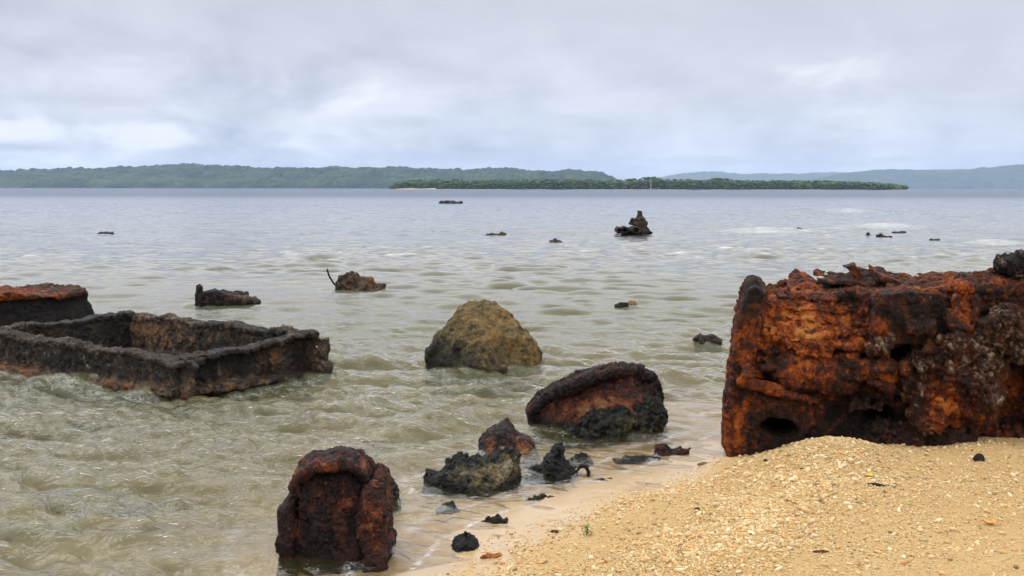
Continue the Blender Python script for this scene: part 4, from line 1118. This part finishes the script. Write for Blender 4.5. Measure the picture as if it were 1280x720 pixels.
small = [
    ('round dark pebbly stone nearest the bottom edge at the wet sand', [(563, 705), (563, 684), (570, 674), (582, 668), (594, 669), (601, 677), (602, 690), (600, 705)], 4.98, .085, .24, 0.2),
    ('low black stone half sunk between the round stone and the wide reef rock', [(597, 680), (598, 662), (604, 653), (618, 649), (632, 649), (642, 655), (646, 664), (646, 680)], 5.35, .10, .30, .1),
    ('flat grey stone washed by the thin swash, level with the black half sunk one', [(630, 662), (632, 646), (642, 641), (662, 640), (680, 643), (684, 650), (682, 662)], 5.58, .10, .46, .3),
    ('flat dark stone just under the jagged rock with the hook', [(648, 645), (650, 630), (660, 624), (676, 620), (690, 622), (696, 632), (692, 645)], 5.78, .10, .36, .1),
    ('flat grey stone set in wet sand right of the bent pipe', [(744, 620), (745, 604), (754, 599), (770, 598), (782, 602), (784, 609), (780, 620)], 6.12, .10, .48, .3),
    ('long flat grey stone lying in front of the half drum', [(766, 592), (768, 575), (782, 570), (804, 569), (824, 572), (828, 579), (824, 592)], 6.62, .12, .48, .3),
    ('low dark stone under water, left of and below the wide reef rock', [(544, 652), (548, 637), (556, 631), (568, 631), (574, 637), (574, 652)], 5.62, .09, .26, 0),
    ('rounded dark stone at the water line between half drum and hooked rock', [(704, 596), (706, 578), (716, 571), (728, 570), (738, 575), (742, 585), (740, 598)], 6.62, .11, .46, .15),
]
for lab, pts, Yc, b_, og, c_ in small:
    v0 = max(q[1] for q in pts)
    um = sum(q[0] for q in pts) / len(pts)
    rock('beach_stone', lab, 'stone', [(u, v) if v < v0 - .5 else (um + .8 * (u - um), v + 14) for u, v in pts], Yc, b_, M['black'], vox=.005, coarse=((.05, .018, 3),), crust=((.016, .008, .5),), org=og, cr=c_, fine=.007, group='dark stones along the wet sand')
rock('rusted_scrap', 'curled brown scrap of rusted plate on the wet sand left of the engine wreck', 'scrap',
     [(815, 590), (817, 566), (822, 557), (832, 556), (840, 562), (852, 558), (862, 560), (861, 570), (850, 574), (846, 590)], 6.75, .07, M['maroon'], vox=.0045, coarse=((.05, .016, 3),), crust=((.015, .005, .4),), org=.42, cr=.05, fine=.004, blobs=[(828, 565, 8, 8, .15, 0)])

# ---------------------------------------------------- wreckage further out
def post_wreck():
    S = Sheet(280, 15.2)
    T = thing('sunken_hull', 'dark tapering wreck piece with an upright post at its left end', 'wreck', S.loc)
    pl = S.poly([(252, 400), (252, 368), (262, 364), (266, 362), (272, 364), (284, 366), (296, 368), (308, 370), (316, 373), (322, 378), (316, 392), (290, 400)])
    part('hull', lambda g: s_extr(g, pl, -.12, .2, .03), (S.p(246, 0)[0], -.2, -.2), (S.p(326, 0)[0], .3, .36), .014, M['farrock'], T, coarse=((.14, .035, 3),), crust=((.05, .02, .5),), fine=.012, org=.26, cr=.1,
         blobs=[S.b(262, 375, 8, 12, .1, .5), S.b(300, 372, 20, 5, .3, 0)], nfine=14)
    part('post', lambda g: s_cap(g, S.P(249, 392, -.05), S.P(249.5, 360, -.05), .062, .058), (S.p(240, 0)[0], -.2, -.2), (S.p(258, 0)[0], .1, .4), .012, M['farrock'], T, coarse=((.1, .014, 2),), fine=.01, org=.3, cr=.2)
post_wreck()
def rod_wreck():
    S = Sheet(440, 17.6)
    T = thing('reef_clump', 'brown encrusted clump with a thin bent rod sticking up at its left', 'wreck', S.loc)
    pl = S.poly([(420, 375), (422, 352), (424, 345), (432, 344), (436, 341), (444, 344), (450, 348), (462, 346), (468, 346), (470, 354), (480, 357), (478, 375)])
    part('clump', lambda g: s_infl(g, pl, .22, 0, 2), (S.p(414, 0)[0], -.3, -.2), (S.p(486, 0)[0], .3, .4), .014, M['farrock'], T, coarse=((.14, .035, 3),), crust=((.06, .03, .5),), fine=.012, org=.56, cr=.25, nfine=14, blobs=[S.b(466, 349, 6, 5, .4, -.3)])
    rd = [S.P(409, 337, 0), S.P(412, 346, 0), S.P(417, 354, 0), S.P(426, 364, 0)]
    part('bent_rod', lambda g: s_chain(g, rd, [.016, .017, .017, .016]), (rd[0][0] - .06, -.06, -.12), (rd[-1][0] + .06, .06, .42), .008, M['rustdark'], T, fine=.002, org=.05)
rod_wreck()
def cone_wreck():
    S = Sheet(793, 38.5)
    T = thing('valve_wreck', 'far wreck with a stubby post on a stepped ring and two pipe mouths', 'wreck', S.loc)
    P = S.P
    part('ring_stack', lambda g: smin(smin(s_ell(g, P(799, 279, 0), (.31, .3, .12)), s_cap(g, P(800, 284, 0), P(799, 272, 0), .26, .13), .05), s_ell(g, P(798, 274, 0), (.22, .2, .07)), .04), (P(780, 0)[0], -.5, -.2), (P(816, 0)[0], .5, .85), .03, M['farrock'], T, coarse=((.2, .05, 2),), fine=.02, org=.42, cr=.1, nfine=7)
    part('post', lambda g: s_cap(g, P(799, 274, 0), P(799.5, 265.5, 0), .12, .085), (P(790, 0)[0], -.25, .4), (P(808, 0)[0], .25, 1.1), .022, M['farrock'], T, coarse=((.15, .03, 2),), fine=.014, org=.36, nfine=9)
    def mouth(u, r_):
        def fn(g):
            a = P(u, 287.5, -.5); d = s_cap(g, a, P(u - 2, 287, .3), r_, r_)
            return np.maximum(d, -s_cap(g, (a[0], a[1] - .4, a[2]), (a[0], a[1] + .2, a[2]), r_ * .62))
        return fn
    for u, r_ in ((795, .165), (781, .14), (774, .12)):
        part('pipe_mouth', mouth(u, r_), (P(u, 0)[0] - .35, -.75, -.15), (P(u, 0)[0] + .3, .6, .5), .025, M['farrock'], T, coarse=((.15, .03, 2),), fine=.015, org=.36, cr=.1, nfine=9)
    part('base', lambda g: smin(s_ell(g, P(786, 288, .1), (.42, .3, .13)), s_ell(g, P(800, 288, .1), (.36, .35, .2)), .08), (P(768, 0)[0], -.4, -.15), (P(815, 0)[0], .6, .5), .03, M['farrock'], T, coarse=((.2, .05, 2),), fine=.02, org=.34, cr=.1, nfine=7)
    part('slab', lambda g: s_box(g, P(808, 290, 0), (.5, .3, .1), (0, 8, 0), .03), (P(796, 0)[0], -.3, -.2), (P(820, 0)[0], .3, .4), .028, M['farrock'], T, coarse=((.15, .03, 2),), fine=.015, org=.25, nfine=9)
cone_wreck()
far = [
    ('mud_rock', 'low black rock far out, just below the wooded point', 'rock', [(547, 258), (549, 253), (556, 251.5), (562, 251), (570, 252), (577, 253), (579, 258)], 115, .9, .1, 0, .08),
    ('awash_rock', 'brown twin-humped rock awash between the boulder and the far black rock', 'rock', [(604, 302), (605, 294), (612, 292), (620, 293), (626, 290.5), (632, 292), (634, 296), (632, 302)], 38, .35, .40, .15, .03),
    ('awash_rock', 'tiny flat tan and black stone awash right of the twin-humped rock', 'rock', [(685, 308), (687, 301), (693, 300), (700, 302), (706, 303), (706, 308)], 33.5, .25, .5, .1, .03),
    ('dark_rock', 'low black stone awash touching the round tan one', 'stone', [(767, 396), (768, 381), (775, 378), (784, 379), (788, 385), (788, 396)], 15.0, .12, .12, 0, .012),
    ('tan_stone', 'small round olive tan stone sitting in the water right of its black neighbour', 'stone', [(782, 395), (783, 378), (787, 375), (793, 375), (797, 381), (797, 395)], 15.15, .10, .78, -.2, .012),
    ('pebbled_rock', 'brown and grey stone pile in the water left of the engine wreck', 'rock', [(867, 444), (865, 430), (868, 421), (876, 417), (884, 421), (892, 417), (900, 422), (906, 431), (903, 444)], 11.3, .16, .42, .25, .010),
    ('reef_stone', 'tiny dark hump leftmost in the line of reef stones on the right', 'rock', [(917, 296), (918, 288), (922, 286.5), (927, 289), (928, 296)], 42, .2, .35, .1, .03),
    ('reef_stone', 'flat dark reef stone with a tail, second in the line on the right', 'rock', [(991, 296), (993, 288), (1000, 286.5), (1010, 288), (1020, 288), (1022, 296)], 42.2, .4, .25, 0, .03),
    ('reef_stone', 'smallest dark speck of reef beside the biggest reef hump', 'rock', [(1079, 300), (1081, 293.5), (1085, 292.5), (1089, 294), (1090, 300)], 38, .2, .25, 0, .03),
    ('reef_stone', 'biggest dark hump in the line of reef stones on the right', 'rock', [(1094, 306), (1096, 293.5), (1102, 291.5), (1108, 294), (1113, 295), (1114, 306)], 37, .3, .28, 0, .03),
    ('reef_stone', 'dark stone below a breaking wavelet, behind the biggest reef hump', 'rock', [(1114, 298), (1116, 289.5), (1124, 288), (1131, 290), (1132, 298)], 40.8, .3, .3, .1, .03),
    ('reef_stone', 'flat dark reef stone furthest right in the line', 'rock', [(1162, 306), (1164, 299), (1170, 298), (1176, 299.5), (1177, 306)], 34.6, .3, .3, .1, .03),
    ('reef_stone', 'long thin dark ledge just behind the flat stone furthest right', 'rock', [(1120, 308), (1135, 300.5), (1160, 299.8), (1195, 300.6), (1215, 301.5), (1222, 308)], 35.6, .3, .2, 0, .03),
    ('awash_rock', 'thin dark slab awash far out on the left', 'rock', [(120, 300), (123, 292), (132, 290.5), (143, 292), (146, 300)], 38.6, .3, .3, .1, .03),
    ('algae_rock', 'small grey green stone in the water behind the right end of the steel frame', 'stone', [(345, 425), (347, 410), (354, 407), (364, 408), (369, 413), (369, 425)], 12.6, .12, .62, .1, .012),
]
for nm, lab, ct, pts, Yc, b_, og, c_, vx in far:
    v0 = max(q[1] for q in pts); s = Yc / F
    um = sum(q[0] for q in pts) / len(pts)
    rock(nm, lab, ct, [(u, v) if v < v0 - .5 else (um + .55 * (u - um), v + min(3, .08 / s)) for u, v in pts], Yc, b_, M['stone'] if nm in ('tan_stone', 'algae_rock') else M['farrock'], vox=vx, coarse=((vx * 7, vx * 2.0, 3),), crust=((vx * 4, vx * 1.2, .5),),
         org=og, cr=c_, fine=vx * .7, nfine=.25 / vx, group='reef stones awash in a line' if nm == 'reef_stone' else None)

# sunken things seen through the water
def sunk(u, v, wpx, hpx, mat, lab, name, cat, org, seed, zt=-.02):
    Yc = F * (H - zt) / (v - HZ)
    for _ in range(12):
        Yc = F * (H - float(ground_z(np.array([(u - 640) / F * Yc]), np.array([Yc]))[0])) / (v - HZ)
    S = Sheet(u, Yc); a = wpx / 2 * S.k; c = hpx / 2 * Yc / (v - HZ)
    gz = float(ground_z(np.array([S.ox]), np.array([Yc]))[0])
    o = part(name, lambda g: s_ell(g, (0, 0, gz + .02), (a, c, .035)), (-a - .08, -c - .08, gz - .1), (a + .08, c + .08, gz + .14), .010, mat, None, S.loc, coarse=((.12, .02, 2),), crust=((.03, .008, .3),), fine=.005, org=org, cr=0)
    tag(o, lab, cat)
sunk(40, 550, 52, 9, M['rust'], 'flat orange rusty plate just under the water in the lower left', 'sunken_plate', 'scrap', .62, 1)
sunk(118, 535, 60, 10, M['stone'], 'brownish flat stone under the water right of the orange plate', 'sunken_stone', 'stone', .5, 2, -.12)
sunk(470, 560, 46, 7, M['rust'], 'small reddish plate under water between boulder and hooded casting', 'sunken_plate', 'scrap', .5, 3, -.05)

# distant white beacon
bt = thing('beacon_tower', 'tiny white beacon pillar in front of the far wooded point', 'beacon', ((813.5 - 640) / F * 1140, 1140, 0))
white = plain('hazed_white_paint', (0.42, 0.42, 0.41), 0.6, .3, 0, 1)  # white greyed down, distance haze mixed into the colour
def frustum(name, r0, r1, z0, z1, n, mat, parent):
    V_, F_ = [], []
    for i in range(n):
        a = 2 * math.pi * i / n; V_.append((r0 * math.cos(a), r0 * math.sin(a), z0)); V_.append((r1 * math.cos(a), r1 * math.sin(a), z1))
    for i in range(n):
        j = (i + 1) % n; F_.append((2 * i, 2 * j, 2 * j + 1, 2 * i + 1))
    F_ += [tuple(2 * i for i in range(n))[::-1], tuple(2 * i + 1 for i in range(n))]
    me = bpy.data.meshes.new(name); me.from_pydata(V_, [], F_); me.materials.append(mat); return link(name, me, parent)
frustum('base', 1.6, 1.6, -1, 1.5, 12, plain('beacon_base', (.35, .34, .32)), bt)
frustum('pillar', 0.35, .28, 1.5, 11.0, 12, white, bt)
frustum('cap', .4, .15, 11.0, 12.2, 12, white, bt)

# ---------------------------------------------------- coral gravel on the sand
def gravel():
    import bmesh
    rng = np.random.default_rng(5)
    def ico(sub):
        bm = bmesh.new(); bmesh.ops.create_icosphere(bm, subdivisions=sub, radius=1.0)
        v = np.array([q.co[:] for q in bm.verts]); f = np.array([[q.index for q in p_.verts] for p_ in bm.faces]); bm.free(); return v, f
    shapes = {1: ico(1), 2: ico(2)}
    VV, FF, TT, k = [], [], [], 0
    # a drift of coarse pieces runs down from the mound by the wreck towards the lower edge
    line = np.array([(2.05, 6.35), (1.75, 5.9), (1.45, 5.4), (1.15, 4.9), (.75, 4.45), (.3, 4.1)])
    def density(x, y):
        d = np.full(x.shape, 9.0)
        for i in range(len(line) - 1):
            a, b = line[i], line[i + 1]; e = b - a
            t = np.clip(((x - a[0]) * e[0] + (y - a[1]) * e[1]) / (e @ e), 0, 1)
            d = np.minimum(d, np.hypot(x - a[0] - t * e[0], y - a[1] - t * e[1]))
        q = .9 * np.exp(-(d / .30) ** 2)
        q += .30 * np.exp(-((x - 2.3) / .9) ** 2 - ((y - 5.7) / .45) ** 2) + .16 * np.exp(-((x - 1.7) / .5) ** 2 - ((y - 4.7) / .4) ** 2)
        q += .45 * np.exp(-((shore_sd(x, y) - .45 - .08 * n2(x, y, 1.5, 66)) / .06) ** 2)
        return q * (1 + .5 * n2(x, y, 3.0, 61)) + .060
    for sub, cnt, r0, r1 in ((2, 2600, .0065, .0140), (1, 62000, .0022, .0062)):
        n = cnt * 9
        x = rng.uniform(-.8, 4.0, n); y = rng.uniform(3.6, 7.6, n)
        sdv = shore_sd(x, y)
        keep = (rng.random(n) < density(x, y)) & (sdv > .10 + .25 * rng.random(n)) & (np.abs(x / y) < .62)
        x, y = x[keep][:cnt], y[keep][:cnt]; gz = ground_z(x, y)
        iv, itf = shapes[sub]
        m = len(x)
        sz = np.exp(rng.uniform(np.log(r0), np.log(r1), m))
        el = np.stack([rng.uniform(1.0, 1.9, m), rng.uniform(.65, 1.0, m), rng.uniform(.5, .9, m)], 1) * sz[:, None]
        V = iv[None] * (1 + rng.uniform(-.16, .16, (m, len(iv), 1))) * el[:, None]
        V[:, :, 1] += (V[:, :, 0] ** 2) / (sz[:, None] * 2.4) * rng.uniform(-.5, .5, (m, 1))     # slightly bent
        tl = rng.uniform(-.5, .5, m); yw = rng.uniform(0, 2 * np.pi, m)
        c, s = np.cos(tl)[:, None], np.sin(tl)[:, None]
        X, Z = V[:, :, 0] * c - V[:, :, 2] * s, V[:, :, 0] * s + V[:, :, 2] * c; Yv = V[:, :, 1]
        c, s = np.cos(yw)[:, None], np.sin(yw)[:, None]
        W = np.stack([X * c - Yv * s + x[:, None], X * s + Yv * c + y[:, None], Z + (gz + el[:, 2] * .45)[:, None]], 2)
        VV.append(W.reshape(-1, 3)); FF.append((itf[None] + (np.arange(m) * len(iv))[:, None, None]).reshape(-1, 3) + k); k += m * len(iv)
        TT.append(np.repeat(rng.random(m), len(iv)))
    m_, t, out = new_mat('coral_fragments')
    P_ = t.add('ShaderNodeNewGeometry').outputs['Position']
    c = t.ramp(t.attr('tint'), [(0, (.10, .075, .055)), (.05, (.30, .18, .08)), (.12, (.46, .38, .19)), (.22, (.58, .31, .11)), (.36, (.56, .34, .13)), (.5, (.60, .42, .19)), (.8, (.66, .50, .27)), (1, (.76, .65, .44))])
    c = t.mix(t.mrange(t.noise(P_, 260, 3, .7), .3, .7, 0, .4), c, (.42, .29, .14, 1))
    b = t.add('ShaderNodeBsdfPrincipled'); t.plug(b.inputs['Base Color'], c); b.inputs['Roughness'].default_value = .85; b.inputs['Specular IOR Level'].default_value = .25
    t.plug(b.inputs['Normal'], t.bump(t.noise(P_, 380, 3, .7), .6, .002))
    t.l.new(b.outputs[0], out.inputs[0])
    o = link('coral_gravel', mesh_np('coral_gravel', np.concatenate(VV), np.concatenate(FF), m_, True, {'tint': np.concatenate(TT)}))
    tag(o, 'drift of broken coral pebbles over the sand', kind='stuff')
gravel()

# ---------------------------------------------------- small debris on the sand
def on_sand(u, v):
    Y = 6.0
    for _ in range(30):
        x = (u - 640) / F * Y; z = float(ground_z(np.array([x]), np.array([Y]))[0]); Y = F * (H - z) / (v - HZ)
    return ((u - 640) / F * Y, Y, z)
def leaf(u, v, L, W, col, label, rz, curl=.35):
    n = 9; V_, F_ = [], []
    for i in range(n):
        t_ = i / (n - 1); w = W * math.sin(math.pi * min(1, t_ * 1.02)) ** .7 * (1 - .25 * t_) + .0006
        for s in (-1, 0, 1):
            zt = .008 + curl * L * (t_ - .5) ** 2 + (abs(s) * W * .35) + .002 * math.sin(i * 2 + s)
            V_.append(((t_ - .5) * L, s * w, zt))
    for i in range(n - 1):
        for j in (0, 1): a = i * 3 + j; F_.append((a, a + 3, a + 4, a + 1))
    T = thing('fallen_leaf', label, 'leaf', on_sand(u, v), rz=rz)
    me = bpy.data.meshes.new('blade'); me.from_pydata(V_, [], F_); me.materials.append(plain('leaf_skin', col, .6, .4, .001, 200))
    for p_ in me.polygons: p_.use_smooth = True
    o = link('blade', me, T); md = o.modifiers.new('thickness', 'SOLIDIFY'); md.thickness = .0012
    st = [( -L / 2 - .015, 0, .012), (-L / 2 + .004, 0, .010 + curl * L * .22)]
    part('stalk', lambda g: s_chain(g, st, [.0016, .0014]), (-L / 2 - .02, -.006, 0), (-L / 2 + .012, .006, .035), .001, plain('leaf_stalk', tuple(q * .6 for q in col)), T, fine=0)
    return T
leaf(1087, 596, .065, .021, (.62, .40, .05), 'yellow fallen leaf on the sand in front of the engine wreck', .6)
leaf(1238, 655, .072, .020, (.70, .30, .03), 'orange fallen leaf on the sand at the lower right', -.3, .5)

def sprig():
    T = thing('seaweed_sprig', 'small green sprig of weed washed up on the sand', 'seaweed', on_sand(734, 668))
    rng = random.Random(3); V_, F_ = [], []
    for i in range(46):
        a = rng.uniform(0, 6.28); r_ = rng.uniform(0, .028); h_ = rng.uniform(.004, .045); s = rng.uniform(.007, .014)
        c = (r_ * math.cos(a), r_ * math.sin(a), h_); th = rng.uniform(0, 6.28); ph = rng.uniform(-.9, .9)
        d = (math.cos(th) * math.cos(ph) * s, math.sin(th) * math.cos(ph) * s, math.sin(ph) * s); e = (-math.sin(th) * s * .3, math.cos(th) * s * .3, .001)
        k = len(V_)
        V_ += [tuple(c[j] - d[j] for j in range(3)), tuple(c[j] + e[j] for j in range(3)), tuple(c[j] + d[j] for j in range(3)), tuple(c[j] - e[j] for j in range(3))]
        F_.append((k, k + 1, k + 2, k + 3))
    me = bpy.data.meshes.new('leaves'); me.from_pydata(V_, [], F_); me.materials.append(plain('weed_green', (.13, .19, .045), .6, .4))
    o = link('leaves', me, T); o.modifiers.new('t', 'SOLIDIFY').thickness = .001
    part('stem', lambda g: np.minimum(s_chain(g, [(0, 0, -.01), (.006, .004, .02), (-.004, .006, .045)], [.002, .0018, .0012]), s_chain(g, [(.003, 0, .01), (.02, -.01, .022)], [.0015, .001])), (-.015, -.02, -.015), (.03, .015, .055), .0012, plain('weed_stem', (.10, .09, .035)), T, fine=0)
sprig()
bits = [
    ('dark_shell_scrap', 'dark curved scrap lying just below the yellow leaf', 'scrap', 1098, 607, (.042, .014, .011), 'black', .2, .1, -25),
    ('rust_flake', 'dark red rust flake sticking out of the sand at right of the engine wreck', 'scrap', 1224, 575, (.034, .022, .030), 'maroon', .30, 0, 20),
    ('red_pebble', 'small dark red pebble on the wet sand near the green sprig', 'pebble', 692, 665, (.020, .012, .009), 'maroon', .62, 0, 0),
    ('dark_pebble', 'small black pebble on the sand below the left end of the engine wreck', 'pebble', 957, 576, (.014, .010, .010), 'black', .1, 0, 0),
    ('rusty_coral', 'orange coral lump at the water line right of the round dark stone', 'coral', 614, 696, (.045, .022, .012), 'rust', .95, 0, 10),
    ('drift_stick', 'short reddish stick on the gravel near the bottom edge', 'stick', 1023, 690, (.050, .008, .007), 'maroon', .7, 0, 8),
    ('grey_pebble', 'grey violet pebble on the gravel left of centre of the drift', 'pebble', 872, 637, (.018, .012, .010), 'frame', .5, .1, 0),
    ('tan_coral', 'long pale coral finger on the sand above the gravel drift', 'coral', 878, 580, (.050, .012, .010), 'stone', .95, -.5, 25),
    ('black_pebble', 'tiny black pebble on wet sand right of the red one', 'pebble', 1004, 586, (.020, .008, .006), 'black', .1, 0, 0),
]
for nm, lab, ct, u, v, (a, b_, c_), mt, og, cr_, rz in bits:
    loc = on_sand(u, v)
    o = part(nm, lambda g: s_ell(g, (0, 0, c_ * .4), (a, b_, c_)), (-a - .012, -b_ - .012, -c_ - .008), (a + .012, b_ + .012, c_ * 1.4 + .014), max(.0016, c_ / 7), M[mt], None, loc, coarse=((c_ * 2.4, c_ * .35, 2),), fine=.0012, org=og, cr=cr_, nfine=90, rz=R(rz))
    tag(o, lab, ct)
